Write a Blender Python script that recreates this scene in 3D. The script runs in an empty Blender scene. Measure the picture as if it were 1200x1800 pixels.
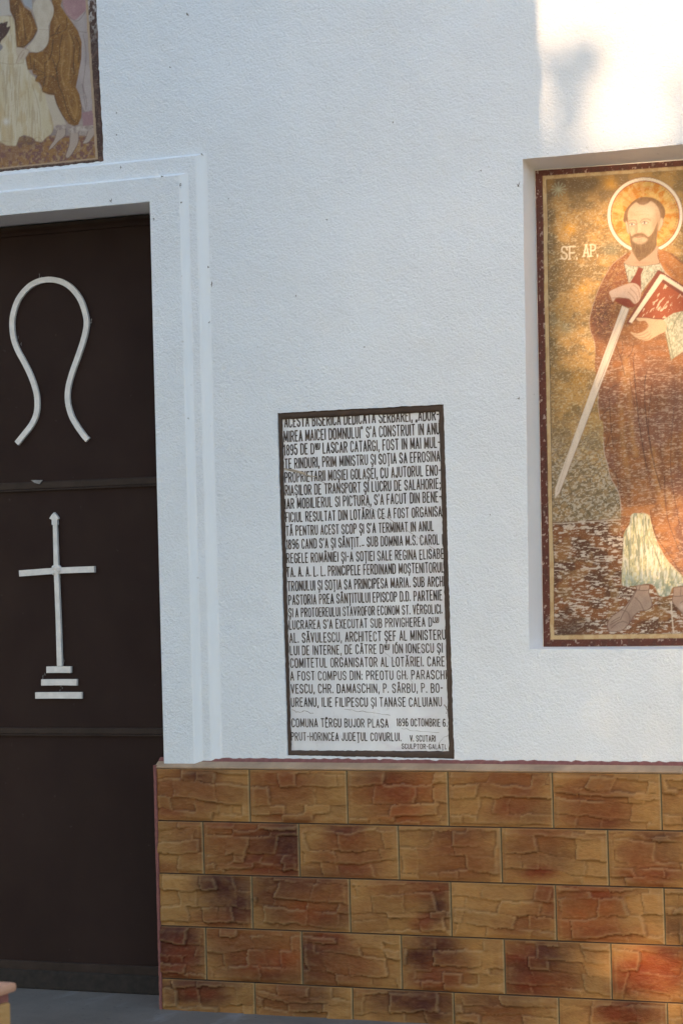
import bpy, bmesh, math, random
import numpy as np
from mathutils import Vector, Matrix
from mathutils.geometry import tessellate_polygon

R = math.radians
S = bpy.context.scene
COL = S.collection

# ------------------------------------------------------------------ camera
YAW, PIT, ROL = -0.4168, 0.0186, -0.0268
CX, CY, CZ, FPX = 4.1721, -8.5016, 0.7812, 4418.0        # FPX for a picture 1200 x 1800
_F = Vector((math.sin(YAW)*math.cos(PIT), math.cos(YAW)*math.cos(PIT), math.sin(PIT)))
_R0 = _F.cross(Vector((0, 0, 1))).normalized()
_U0 = _R0.cross(_F)
_R = math.cos(ROL)*_R0 + math.sin(ROL)*_U0
_U = -math.sin(ROL)*_R0 + math.cos(ROL)*_U0
cam = bpy.data.cameras.new('camera')
cam.sensor_fit = 'VERTICAL'; cam.sensor_height = 22.3; cam.sensor_width = 14.87
cam.lens = FPX/1800*22.3
cam.clip_start = 0.05; cam.clip_end = 500
cam.dof.use_dof = True; cam.dof.focus_distance = 9.35; cam.dof.aperture_fstop = 5.0
camo = bpy.data.objects.new('camera', cam); COL.objects.link(camo)
M = Matrix.Identity(4)
for i in range(3):
    M[i][0] = _R[i]; M[i][1] = _U[i]; M[i][2] = -_F[i]
M[0][3], M[1][3], M[2][3] = CX, CY, CZ
camo.matrix_world = M
S.camera = camo

# ------------------------------------------------------------------ sky, sun, exposure
SUN_EL, SUN_AZ = R(13.0), R(4.0)        # sun in front of the wall, a little to the left
w = bpy.data.worlds.new('World'); S.world = w; w.use_nodes = True
nt = w.node_tree
sky = nt.nodes.new('ShaderNodeTexSky'); sky.sky_type = 'NISHITA'; sky.sun_disc = False
sky.sun_elevation = SUN_EL; sky.sun_rotation = math.pi + SUN_AZ
sky.air_density = 1.0; sky.dust_density = 0.6; sky.ozone_density = 1.0
bg = nt.nodes['Background']; bg.inputs[1].default_value = 0.15
nt.links.new(sky.outputs[0], bg.inputs[0])
sun = bpy.data.lights.new('sun', 'SUN'); sun.energy = 1.5; sun.angle = R(0.4); sun.color = (1.0, 0.66, 0.37)
suno = bpy.data.objects.new('sun', sun); COL.objects.link(suno)
SDIR = Vector((math.sin(SUN_AZ)*math.cos(SUN_EL), math.cos(SUN_AZ)*math.cos(SUN_EL), -math.sin(SUN_EL)))
suno.rotation_euler = SDIR.to_track_quat('-Z', 'Y').to_euler(); suno.location = (0, -20, 20)
S.view_settings.view_transform = 'Standard'; S.view_settings.look = 'None'
S.view_settings.exposure = 1.74; S.view_settings.gamma = 1.0

# ------------------------------------------------------------------ measuring helpers
YW = 0.045                                                  # face of the plaster; the plinth's face is y = 0
def W(px, py, y=YW):
    """photograph pixel -> (x, z) on the vertical plane y"""
    d = _F + (px-600)/FPX*_R - (py-900)/FPX*_U
    t = (y-CY)/d.y
    return CX+d.x*t, CZ+d.z*t
def WV(px, py, y=YW):
    x, z = W(px, py, y); return Vector((x, y, z))
_C = np.array([CX, CY, CZ]); _Rn, _Un, _Fn = np.array(_R), np.array(_U), np.array(_F)
def PX(x, y, z):
    """numpy world -> photograph pixels"""
    d = np.stack([x-CX, np.full_like(x, y)-CY, z-CZ], -1)
    k = d@_Fn
    return 600+FPX*(d@_Rn)/k, 900-FPX*(d@_Un)/k

def vnoise(x, y, seed=0):
    xi = np.floor(x).astype(np.int64); yi = np.floor(y).astype(np.int64)
    fx = x-xi; fy = y-yi
    fx = fx*fx*(3-2*fx); fy = fy*fy*(3-2*fy)
    def h(a, b):
        n = (a*374761393 + b*668265263 + seed*1442695041) & 0xffffffff
        n = ((n ^ (n >> 13))*1274126177) & 0xffffffff
        n = ((n ^ (n >> 16))*2246822519) & 0xffffffff
        return ((n ^ (n >> 15)) & 0xffff)/65535.0
    return (h(xi, yi)*(1-fx)+h(xi+1, yi)*fx)*(1-fy)+(h(xi, yi+1)*(1-fx)+h(xi+1, yi+1)*fx)*fy
def fbm(x, y, seed=0, o=4):
    v = 0; a = .5; t = 0
    for k in range(o):
        v = v+a*vnoise(x*2**k+k*17.3, y*2**k-k*9.1, seed+k); t += a; a *= .5
    return v/t
def sstep(a, b, x):
    t = np.clip((x-a)/(b-a), 0, 1); return t*t*(3-2*t)

# ------------------------------------------------------------------ object helpers
def link(o, parent=None):
    COL.objects.link(o)
    if parent is not None: o.parent = parent
    return o
def tag(o, label=None, cat=None, group=None, kind=None):
    if label: o['label'] = label
    if cat: o['category'] = cat
    if group: o['group'] = group
    if kind: o['kind'] = kind
    return o
def empty(name, loc=(0, 0, 0)):
    o = bpy.data.objects.new(name, None); o.empty_display_size = .1; link(o)
    o.location = loc
    return o
def mesh_obj(name, verts, faces, mats, parent=None, mi=None, smooth=False, col=None):
    """verts are in world space; a parent Empty at loc is compensated for"""
    if parent is not None:
        p = parent.matrix_basis.translation.copy()
        q = parent.parent
        while q is not None:
            p += q.matrix_basis.translation; q = q.parent
        off = np.array(p)
    else: off = np.zeros(3)
    me = bpy.data.meshes.new(name)
    v = np.asarray(verts, dtype=np.float64).reshape(-1, 3)-off
    if isinstance(faces, np.ndarray):
        n = len(faces); k = faces.shape[1]
        me.vertices.add(len(v)); me.vertices.foreach_set('co', v.ravel())
        me.loops.add(n*k); me.loops.foreach_set('vertex_index', faces.ravel().astype(np.int32))
        me.polygons.add(n); me.polygons.foreach_set('loop_start', np.arange(n, dtype=np.int32)*k)
        me.polygons.foreach_set('loop_total', np.full(n, k, np.int32))
        me.update(calc_edges=True)
    else:
        me.from_pydata([tuple(a) for a in v], [], faces)
    for m in (mats if isinstance(mats, (list, tuple)) else [mats]): me.materials.append(m)
    if mi is not None: me.polygons.foreach_set('material_index', np.asarray(mi, np.int32))
    if smooth is True: me.polygons.foreach_set('use_smooth', np.ones(len(me.polygons), bool))
    elif smooth is not False: me.polygons.foreach_set('use_smooth', np.asarray(smooth, bool))
    if col is not None:
        a = me.color_attributes.new('paint', 'FLOAT_COLOR', 'POINT')
        a.data.foreach_set('color', np.concatenate([col, np.ones((len(col), 1))], 1).astype(np.float32).ravel())
    me.validate(); me.update()
    return link(bpy.data.objects.new(name, me), parent)

class MB:
    """collects boxes, ribbons and prisms into one mesh"""
    def __init__(s): s.v = []; s.f = []; s.m = []; s.s = []
    def add(s, v, f, m=0, sm=False):
        b = len(s.v); s.v += [tuple(a) for a in v]
        for q in f: s.f.append([b+i for i in q]); s.m.append(m); s.s.append(sm)
    def bevbox(s, lo, hi, b=.004, m=0):
        bm = bmesh.new(); bmesh.ops.create_cube(bm, size=1)
        for v in bm.verts:
            v.co = Vector([(lo[i]+hi[i])/2+v.co[i]*(hi[i]-lo[i]) for i in range(3)])
        if b: bmesh.ops.bevel(bm, geom=bm.edges[:], offset=b, segments=2, affect='EDGES', profile=.6)
        s.bm(bm, m)
    def bm(s, bm, m=0, sm=False):
        bm.verts.index_update()
        s.add([v.co[:] for v in bm.verts], [[v.index for v in f.verts] for f in bm.faces], m, sm); bm.free()
    def ribbon(s, pts, wd, y, th=0, m=0, closed=False):
        """flat strip along pts (x, z) on the plane y; th = thickness behind it"""
        P = [Vector(p) for p in pts]; n = len(P); L = []; Rr = []
        for i in range(n):
            a = P[i-1] if (i or closed) else None; c = P[(i+1) % n] if (i < n-1 or closed) else None
            d = Vector((0, 0))
            if a is not None: d += (P[i]-a).normalized()
            if c is not None: d += (c-P[i]).normalized()
            d = d.normalized() if d.length > 1e-9 else Vector((1, 0))
            nrm = Vector((-d.y, d.x)); k = 1.0
            if a is not None and c is not None:
                k = 1/max(.5, nrm.dot(Vector((-(c-P[i]).normalized().y, (c-P[i]).normalized().x))))
            ww = wd[i] if isinstance(wd, (list, tuple)) else wd
            L.append(P[i]+nrm*ww/2*k); Rr.append(P[i]-nrm*ww/2*k)
        v = [(p.x, y, p.y) for p in L]+[(p.x, y, p.y) for p in Rr]
        f = []
        rng = range(n) if closed else range(n-1)
        for i in rng:
            j = (i+1) % n; f.append([i, n+i, n+j, j])
        if th:
            v += [(p.x, y+th, p.y) for p in L]+[(p.x, y+th, p.y) for p in Rr]
            for i in rng:
                j = (i+1) % n
                f.append([i, j, 2*n+j, 2*n+i]); f.append([n+j, n+i, 3*n+i, 3*n+j])
            if not closed:
                f.append([0, 2*n, 3*n, n]); f.append([n-1, 2*n-1, 4*n-1, 3*n-1])
        s.add(v, f, m)
    def prism(s, pts, y, th, m=0):
        P = [Vector((p[0], y, p[1])) for p in pts]; n = len(P)
        v = [p[:] for p in P]+[(p.x, y+th, p.z) for p in P]
        f = [list(t) for t in tessellate_polygon([P])]
        f += [[i, i+n, (i+1) % n+n, (i+1) % n] for i in range(n)]
        s.add(v, f, m)
    def build(s, name, mats, parent=None, smooth=False):
        o = mesh_obj(name, s.v, s.f, mats, parent, s.m, s.s if any(s.s) else smooth)
        bm = bmesh.new(); bm.from_mesh(o.data); bmesh.ops.recalc_face_normals(bm, faces=bm.faces[:]); bm.to_mesh(o.data); bm.free()
        return o

def catmull(P, n=6, closed=False):
    P = [np.array(p, float) for p in P]; N = len(P); out = []
    for i in range(N if closed else N-1):
        p0 = P[(i-1) % N] if (closed or i > 0) else P[i]
        p1 = P[i]; p2 = P[(i+1) % N]
        p3 = P[(i+2) % N] if (closed or i+2 < N) else p2
        for k in range(n):
            t = k/n
            out.append(.5*((2*p1)+(-p0+p2)*t+(2*p0-5*p1+4*p2-p3)*t*t+(-p0+3*p1-3*p2+p3)*t**3))
    if not closed: out.append(P[-1])
    return out

# ------------------------------------------------------------------ materials
class NT:
    def __init__(s, name, rough=.6, spec=.5):
        s.mat = bpy.data.materials.new(name); s.mat.use_nodes = True
        s.t = s.mat.node_tree; s.b = s.t.nodes['Principled BSDF']
        s.b.inputs['Roughness'].default_value = rough
        s.b.inputs['Specular IOR Level'].default_value = spec
        s.tc = s.t.nodes.new('ShaderNodeNewGeometry')
    def n(s, typ, **kw):
        o = s.t.nodes.new(typ)
        for k, v in kw.items(): setattr(o, k, v)
        return o
    def l(s, a, b): s.t.links.new(a, b)
    def vec(s, sc=(1, 1, 1)):
        m = s.n('ShaderNodeMapping'); m.inputs['Scale'].default_value = sc
        s.l(s.tc.outputs['Position'], m.inputs['Vector']); return m.outputs[0]
    def noise(s, scale, detail=3, rough=.5, sc=(1, 1, 1), dist=0):
        o = s.n('ShaderNodeTexNoise'); o.inputs['Scale'].default_value = scale; o.inputs['Detail'].default_value = detail
        o.inputs['Roughness'].default_value = rough; o.inputs['Distortion'].default_value = dist
        s.l(s.vec(sc), o.inputs['Vector']); return o.outputs['Fac']
    def ramp(s, fac, stops):
        o = s.n('ShaderNodeValToRGB'); e = o.color_ramp.elements
        while len(e) < len(stops): e.new(.5)
        for i, (p, c) in enumerate(stops):
            e[i].position = p; e[i].color = (c, c, c, 1) if not isinstance(c, (tuple, list)) else (*c[:3], 1)
        s.l(fac, o.inputs[0]); return o.outputs[0]
    def mix(s, fac, a, b, mode='MIX'):
        o = s.n('ShaderNodeMix', data_type='RGBA', blend_type=mode)
        for v, i in ((fac, 0), (a, 6), (b, 7)):
            if hasattr(v, 'links') or hasattr(v, 'is_output'): s.l(v, o.inputs[i])
            elif i == 0: o.inputs[0].default_value = v
            else: o.inputs[i].default_value = (*v[:3], 1)
        return o.outputs[2]
    def math(s, op, a, b):
        o = s.n('ShaderNodeMath', operation=op)
        for v, i in ((a, 0), (b, 1)):
            if hasattr(v, 'is_output'): s.l(v, o.inputs[i])
            else: o.inputs[i].default_value = v
        return o.outputs[0]
    def attr(s, name='paint'):
        o = s.n('ShaderNodeAttribute'); o.attribute_name = name; return o.outputs['Color']
    def color(s, c):
        if hasattr(c, 'is_output'): s.l(c, s.b.inputs['Base Color'])
        else: s.b.inputs['Base Color'].default_value = (*c[:3], 1)
    def bump(s, h, dist=.001, strength=1, prev=None):
        o = s.n('ShaderNodeBump'); o.inputs['Distance'].default_value = dist; o.inputs['Strength'].default_value = strength
        s.l(h, o.inputs['Height'])
        if prev is not None: s.l(prev, o.inputs['Normal'])
        s.l(o.outputs[0], s.b.inputs['Normal']); return o.outputs[0]

def plaster(name, base, grain, tone=.03):
    t = NT(name, .75, .35)
    big = t.noise(1.3, 4); mid = t.noise(7, 4)
    lo = tuple(c*(1-2.2*tone) for c in base)
    c = t.mix(t.ramp(big, [(.35, 0.), (.7, 1.)]), lo, base)
    c = t.mix(t.math('MULTIPLY', t.ramp(mid, [(.55, 0.), (.8, 1.)]), .25), c, tuple(k*.86 for k in (base[0], base[1]*.99, base[2]*.96)))
    # sparse grey specks of dirt
    sp = t.noise(60, 2, .4)
    c = t.mix(t.math('MULTIPLY', t.ramp(sp, [(.76, 0.), (.80, 1.)]), .35), c, (.3, .28, .25))
    t.color(c)
    a = t.noise(34, 2, .5); und = t.noise(4.5, 3, .5); g = t.noise(grain, 3, .55, dist=.6)
    b0 = t.bump(und, .03, .5); b1 = t.bump(a, .006, .30, b0)
    t.bump(t.ramp(g, [(.30, 0.), (.70, 1.)]), .0050, .58, b1)
    return t.mat
M_PLASTER = plaster('rough_white_plaster', (.765, .79, .82), 120)
M_SMOOTH = plaster('smooth_white_plaster', (.785, .807, .832), 300, .01)
for nd in M_SMOOTH.node_tree.nodes:
    if nd.type == 'BUMP': nd.inputs['Strength'].default_value *= .25
M_REVEAL = plaster('trowelled_white_plaster', (.88, .855, .85), 170, .02)
for nd in M_REVEAL.node_tree.nodes:
    if nd.type == 'BUMP': nd.inputs['Strength'].default_value *= .55

def plain(name, c, rough=.6, var=.25, scale=20, bump=.0006, bscale=120, spec=.4):
    t = NT(name, rough, spec)
    n = t.noise(scale, 5, .6)
    t.color(t.mix(t.ramp(n, [(.3, 0.), (.75, 1.)]), tuple(k*(1-var) for k in c), tuple(min(1, k*(1+var)) for k in c)))
    t.bump(t.noise(bscale, 3), bump, .6)
    return t.mat
M_DOOR = NT('brown_door_paint', .6, .08)
_n = M_DOOR.noise(3, 5, .6, (1, 1, .4)); _s = M_DOOR.noise(40, 2, .5)
_c = M_DOOR.mix(M_DOOR.ramp(_n, [(.3, 0.), (.75, 1.)]), (.021, .0118, .0108), (.028, .0160, .0142))
_c = M_DOOR.mix(M_DOOR.math('MULTIPLY', M_DOOR.ramp(_s, [(.74, 0.), (.8, 1.)]), .25), _c, (.09, .08, .075))
M_DOOR.color(_c); M_DOOR.bump(M_DOOR.noise(2.5, 3), .02, .25)
M_DOOR.l(M_DOOR.ramp(M_DOOR.noise(9, 4), [(.3, .5), (.8, .7)]), M_DOOR.b.inputs['Roughness'])
M_DOOR = M_DOOR.mat
M_DOORDK = plain('dark_door_edge', (.017, .0115, .0105), .5, .2, spec=.2)
M_RAIL = plain('sheen_door_paint', (.027, .0175, .0155), .5, .3, 14, .0015, 40, spec=.15)  # sheen of the rails put in as a lighter base colour
M_WHITE = plain('white_brush_paint', (.62, .61, .60), .55, .12, 30, .0012, 60)
M_RUST = plain('rusty_base', (.017, .012, .0100), .8, .5, 40, .002, 50)

def concrete():
    t = NT('porch_concrete', .8, .3)
    c = t.mix(t.ramp(t.noise(2.2, 6, .65), [(.3, 0.), (.75, 1.)]), (.160, .131, .107), (.232, .194, .162))
    c = t.mix(t.math('MULTIPLY', t.ramp(t.noise(9, 5, .6, (1, .35, 1)), [(.58, 0.), (.75, 1.)]), .55), c, (.30, .29, .28))
    c = t.mix(t.math('MULTIPLY', t.ramp(t.noise(45, 2), [(.68, 0.), (.76, 1.)]), .6), c, (.035, .035, .035))
    t.color(c); t.bump(t.noise(60, 4), .003, .5); return t.mat
M_FLOOR = concrete()
M_GROUND = plain('trodden_earth', (.16, .15, .11), .95, .3, 1.2, .02, 12)

def tilemat():
    t = NT('glazed_stone_tile', .5, .16)
    c = t.attr()
    n = t.noise(90, 4, .6); n2 = t.noise(22, 4, .6, (1, 1, 1.6))
    c = t.mix(t.ramp(n2, [(.3, 0.), (.7, .3)]), c, (.62, .54, .47), 'MULTIPLY')
    c = t.mix(t.ramp(n, [(.45, 0.), (.8, .5)]), c, (1.0, .85, .7), 'MULTIPLY')
    t.color(c)
    b = t.bump(t.noise(55, 4, .6, (1, 1, 2)), .006, .6)
    t.bump(t.noise(240, 3, .6), .0012, .5, b)
    t.l(t.ramp(n2, [(.3, .36), (.75, .62)]), t.b.inputs['Roughness'])
    return t.mat
M_TILE = tilemat()
M_PINK = plain('pink_grout', (.21, .075, .065), .8, .25, 60, .001, 150)
M_CAP = plain('beige_cap_tile', (.36, .24, .15), .55, .3, 9, .001, 90)

def frescomat(name, scratch=.25):
    t = NT(name, .62, .35)
    c = t.attr()
    n = t.noise(130, 4, .6, (1, 1, 2.2)); n2 = t.noise(330, 2, .5)
    c = t.mix(t.math('MULTIPLY', t.ramp(n, [(.56, 0.), (.70, 1.)]), scratch), c, (.66, .56, .42))
    c = t.mix(t.math('MULTIPLY', t.ramp(n2, [(.5, 0.), (.7, 1.)]), .22), c, (.35, .3, .25), 'MULTIPLY')
    t.color(c); t.bump(t.noise(110, 4, .6), .0012, .5); return t.mat
M_FRESCO = frescomat('weathered_icon_paint', .30)
M_FRESCO_SOFT = frescomat('soft_icon_paint', .06)
M_FRESCO_L = frescomat('scene_paint', .2)  # same fresco paint, differs only in scratch amount

def marble():
    t = NT('old_white_marble', .45, .4)
    c = t.mix(t.ramp(t.noise(3.5, 5, .6, (1, 1, .7), 1.2), [(.3, 0.), (.7, 1.)]), (.62, .612, .625), (.75, .748, .76))
    c = t.mix(t.math('MULTIPLY', t.ramp(t.noise(5, 4, .6, (.6, 1, 1.5), 2), [(.55, 0.), (.75, 1.)]), .45), c, (.52, .44, .50))
    c = t.mix(t.math('MULTIPLY', t.ramp(t.noise(26, 4, .7), [(.58, 0.), (.8, 1.)]), .4), c, (.40, .36, .32))
    t.color(c); t.bump(t.noise(70, 4), .0012, .35); return t.mat
M_MARBLE = marble()
def inkmat():
    t = NT('faded_dark_lettering', .7, .3)
    c = t.mix(t.ramp(t.noise(16, 4, .6, (1, 1, 2)), [(.38, 0.), (.68, 1.)]), (.042, .033, .029), (.12, .086, .064))
    c = t.mix(t.math('MULTIPLY', t.ramp(t.noise(90, 3, .6), [(.60, 0.), (.72, 1.)]), .45), c, (.30, .27, .25))
    t.color(c); return t.mat
M_INK = inkmat()
M_FRAME = plain('brown_mortar_paint', (.068, .043, .030), .75, .25, 14, .003, 70)
M_CRACK = plain('crack_line', (.20, .16, .13), .9, .3, 60)
M_CHIP = plain('ochre_chip', (.40, .33, .25), .8, .3, 40)
M_DIRT = plain('grey_dirt', (.16, .15, .13), .9, .4, 60)

# ================================================================== CHURCH FRONT
church = empty('church', (0, 0, -.918))
tag(church, 'white plastered church front with stepped door surround and brown stone tiled plinth', 'church')
FLOOR = -.918
rnd = random.Random(5)

def seg_loop(corners, step, jit=0, seed=0, yfix=None):
    """resample a closed (x, z) loop, with a rough edge"""
    r = random.Random(seed); out = []
    n = len(corners)
    for i in range(n):
        a = Vector(corners[i]); b = Vector(corners[(i+1) % n]); L = (b-a).length
        k = max(1, int(L/step)); d = (b-a)/max(L, 1e-6); nn = Vector((-d.y, d.x)); slow = 0
        for j in range(k):
            slow = .8*slow+r.gauss(0, 1)*.5
            out.append(a+(b-a)*j/k+nn*(jit*(.6*slow+.5*r.gauss(0, 1)) if j else 0))
    return out

DX0, DX1, DTOP = -2.71, -.390, 2.170                         # door opening
# measured corners
NI = [W(918, 280), W(930, 1141), (2.10, .43), (2.10, 2.205)]   # niche TL, BL, BR, TR on the plaster face
YM = .165                                                     # plane of the icon
MU = [W(940, 300, YM), W(954.5, 1134, YM), (2.075, .440), (2.075, 2.160)]
PLQ = [W(487, 726), W(505, 1328), W(798, 1334), W(779, 710.5)]
LM = [(-2.535, 3.75), (-2.52, 2.346), W(182.5, 283), (-.615, 3.75)]   # left painting
niche_loop = seg_loop(NI, .05, .0012, 1)
plq_loop = seg_loop(PLQ, .010, .0010, 2)
lm_loop = seg_loop(LM, .012, .0022, 3)
outer = [(-5.5, FLOOR), (-5.5, 6.5), (5.5, 6.5), (5.5, FLOOR), (DX1+.03, FLOOR), (DX1+.03, DTOP+.03), (DX0-.03, DTOP+.03), (DX0-.03, FLOOR)]
wall = MB()
def v3(l, y): return [Vector((p[0], y, p[1])) for p in l]
loops = [v3(outer, YW), v3(niche_loop, YW), v3(plq_loop, YW), v3(lm_loop, YW)]
flat = [p for l in loops for p in l]
wall.add([p[:] for p in flat], [list(t) for t in tessellate_polygon(loops)], 0)
def strip(loop_a, ya, loop_b, yb, m=0, sm=True):
    n = len(loop_a)
    wall.add([(p[0], ya, p[1]) for p in loop_a]+[(p[0], yb, p[1]) for p in loop_b],
             [[i, (i+1) % n, n+(i+1) % n, n+i] for i in range(n)], m, sm)
# niche: rounded arris, then splayed reveal down to the icon
inner_c = [(MU[0][0]-.004, MU[0][1]+.004), (MU[1][0]-.004, MU[1][1]-.006), (MU[2][0]+.01, MU[2][1]-.006), (MU[3][0]+.01, MU[3][1]+.004)]
inner_loop = []
for i in range(4):
    a = Vector(NI[i]); b = Vector(NI[(i+1) % 4]); k = max(1, int((b-a).length/.05))
    c = Vector(inner_c[i]); d = Vector(inner_c[(i+1) % 4])
    for j in range(k): inner_loop.append(c+(d-c)*j/k)
prof = [(0, 0)]+[(.06*(1-math.cos(a)), .10*math.sin(a)) for a in (R(30), R(60), R(90))]+[(.55, .55), (1, 1)]
prof = [(0, 0), (.02, .03), (.06, .07), (.13, .13), (.5, .5), (1, 1.01)]
ring = lambda s: [Vector(a)*(1-s)+Vector(b)*s for a, b in zip(niche_loop, inner_loop)]
vs = []; fs = []; n = len(niche_loop)
for k, (s, d) in enumerate(prof):
    vs += [(p.x, YW+d*(YM-YW)+.001*(d > 1), p.y) for p in ring(s)]
    if k: fs += [[(k-1)*n+i, (k-1)*n+(i+1) % n, k*n+(i+1) % n, k*n+i] for i in range(n)]
wall.add(vs, fs, 1, True)
wall.add([(p.x, YM+.004, p.y) for p in [Vector(c) for c in inner_c]], [[0, 1, 2, 3]], 1)
# shallow beds of the plaque and of the left painting
strip(plq_loop, YW, plq_loop, YW+.035, 0, False)
strip(lm_loop, YW, lm_loop, YW+.02, 0, False)
# back of the wall, sides, door tunnel
TH = .9
wall.add([(-5.5, YW, FLOOR), (-5.5, TH, FLOOR), (-5.5, TH, 6.5), (-5.5, YW, 6.5), (5.5, YW, 6.5), (5.5, TH, 6.5), (5.5, TH, FLOOR), (5.5, YW, FLOOR)],
         [[0, 1, 2, 3], [3, 2, 5, 4], [4, 5, 6, 7], [2, 1, 6, 5]], 0)
wall.build('wall', [M_PLASTER, M_REVEAL], church)

# eaves and roof above the front (outside the frame)
rb = MB()
rb.bevbox((-5.7, -.02, 6.5), (5.7, 1.0, 6.62), .01)
rb.prism([(-5.9, 6.625), (5.9, 6.625), (0, 9.2)], -.10, 9)
rb.build('roof', plain('red_roof_tiles', (.25, .09, .06), .8, .3, 6), church)

# stepped surround, mitred: profile = (distance from the opening, y)
Y0, Y1 = .013, .030
_u = lambda px, y: W(px, 700, y)[0]
uo = _u(271.5, Y0)
U = [0, _u(327, Y0)-uo, _u(338, Y1)-uo, _u(357, Y1)-uo, _u(371, YW)-uo]
DOORX1 = uo; SH = DOORX1-DX1
sur = MB()
HU0 = np.array([0, U[1]-.007, U[2]+.009, U[3]-.008, U[4]+.010, 1]); _m1 = (U[1]+U[2])/2; _m2 = (U[3]+U[4])/2
HU1 = np.array([0, .0915, .1005, .1625, .1715, .9])
hu = lambda u: float(np.interp(u, HU0, HU1))        # the head's mouldings are cut steeper
def sweep(prof, mats):
    # path: up the right jamb, along the head, down the left jamb; corners are shared by mitre
    def ringp(u, y):
        return [(DOORX1+u, y, FLOOR), (DOORX1+u, y, DTOP+hu(u)), (2*(-1.55)-DOORX1-u, y, DTOP+hu(u)), (2*(-1.55)-DOORX1-u, y, FLOOR)]
    for k in range(len(prof)-1):
        a = ringp(*prof[k]); b = ringp(*prof[k+1])
        for i in range(3): sur.add([a[i], a[i+1], b[i+1], b[i]], [[0, 1, 2, 3]], mats[k])
r_ = .004
def cove(u0, y0, u1, y1, n=7):
    return [(u0+(u1-u0)*k/n, y0+(y1-y0)*(.5-.5*math.cos(math.pi*k/n))) for k in range(n+1)]
c1 = cove(U[1]-.007, Y0, U[2]+.009, Y1, 10); c2 = cove(U[3]-.008, Y1, U[4]+.010, YW, 10)
pr = [(.0, .300), (0, Y0+r_), (r_*.3, Y0+r_*.3), (r_, Y0)]+c1+c2+[(U[4]+.012, YW+.003)]
sweep(pr, [1, 0, 0, 0]+[2]*(len(c1)-1)+[0]+[2]*(len(c2)-1)+[0])
sur.build('door_surround', [M_PLASTER, M_REVEAL, M_SMOOTH], church)

# little dark marks and webs on the plaster
r = random.Random(9)
for (px, py, s) in [(195, 353, 5), (318, 325, 4), (319, 356, 4), (373, 500, 5), (330, 26, 4), (338, 1001, 4), (378, 1230, 4), (368, 566, 3), (355, 271, 4), (213, 294, 3),
                    (911, 326, 5), (911, 700, 3), (366, 470, 3), (402, 350, 2), (299, 118, 2), (205, 198, 2), (205, 237, 2), (270, 385, 3), (285, 310, 3), (331, 735, 2), (574, 386, 2),
                    (690, 215, 2), (520, 520, 2), (640, 610, 2), (860, 905, 2), (845, 300, 2)]:
    y = YW-.0012 if px > 372 or py < 268 or px < 190 and py < 300 else (Y1-.0012 if px > 336 else Y0-.0012)
    if px in (195, 270, 285, 299, 205): y = Y0-.0012 if py > 300 else YW-.0012
    x, z = W(px, py, y); dm = MB()
    for q in range(3):
        a = r.uniform(0, math.pi); L = s*.0021*r.uniform(.4, 1.2)
        cx = x+r.gauss(0, .001*s*.4); cz = z+r.gauss(0, .001*s*.4)
        dm.ribbon([(cx-math.cos(a)*L, cz-math.sin(a)*L), (cx+r.gauss(0, .001), cz+r.gauss(0, .001)), (cx+math.cos(a)*L, cz+math.sin(a)*L)], [.0006, .0012+.0004*s, .0006], y-.0001*q)
    dm.build('dirt_mark', M_DIRT, church)

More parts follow.
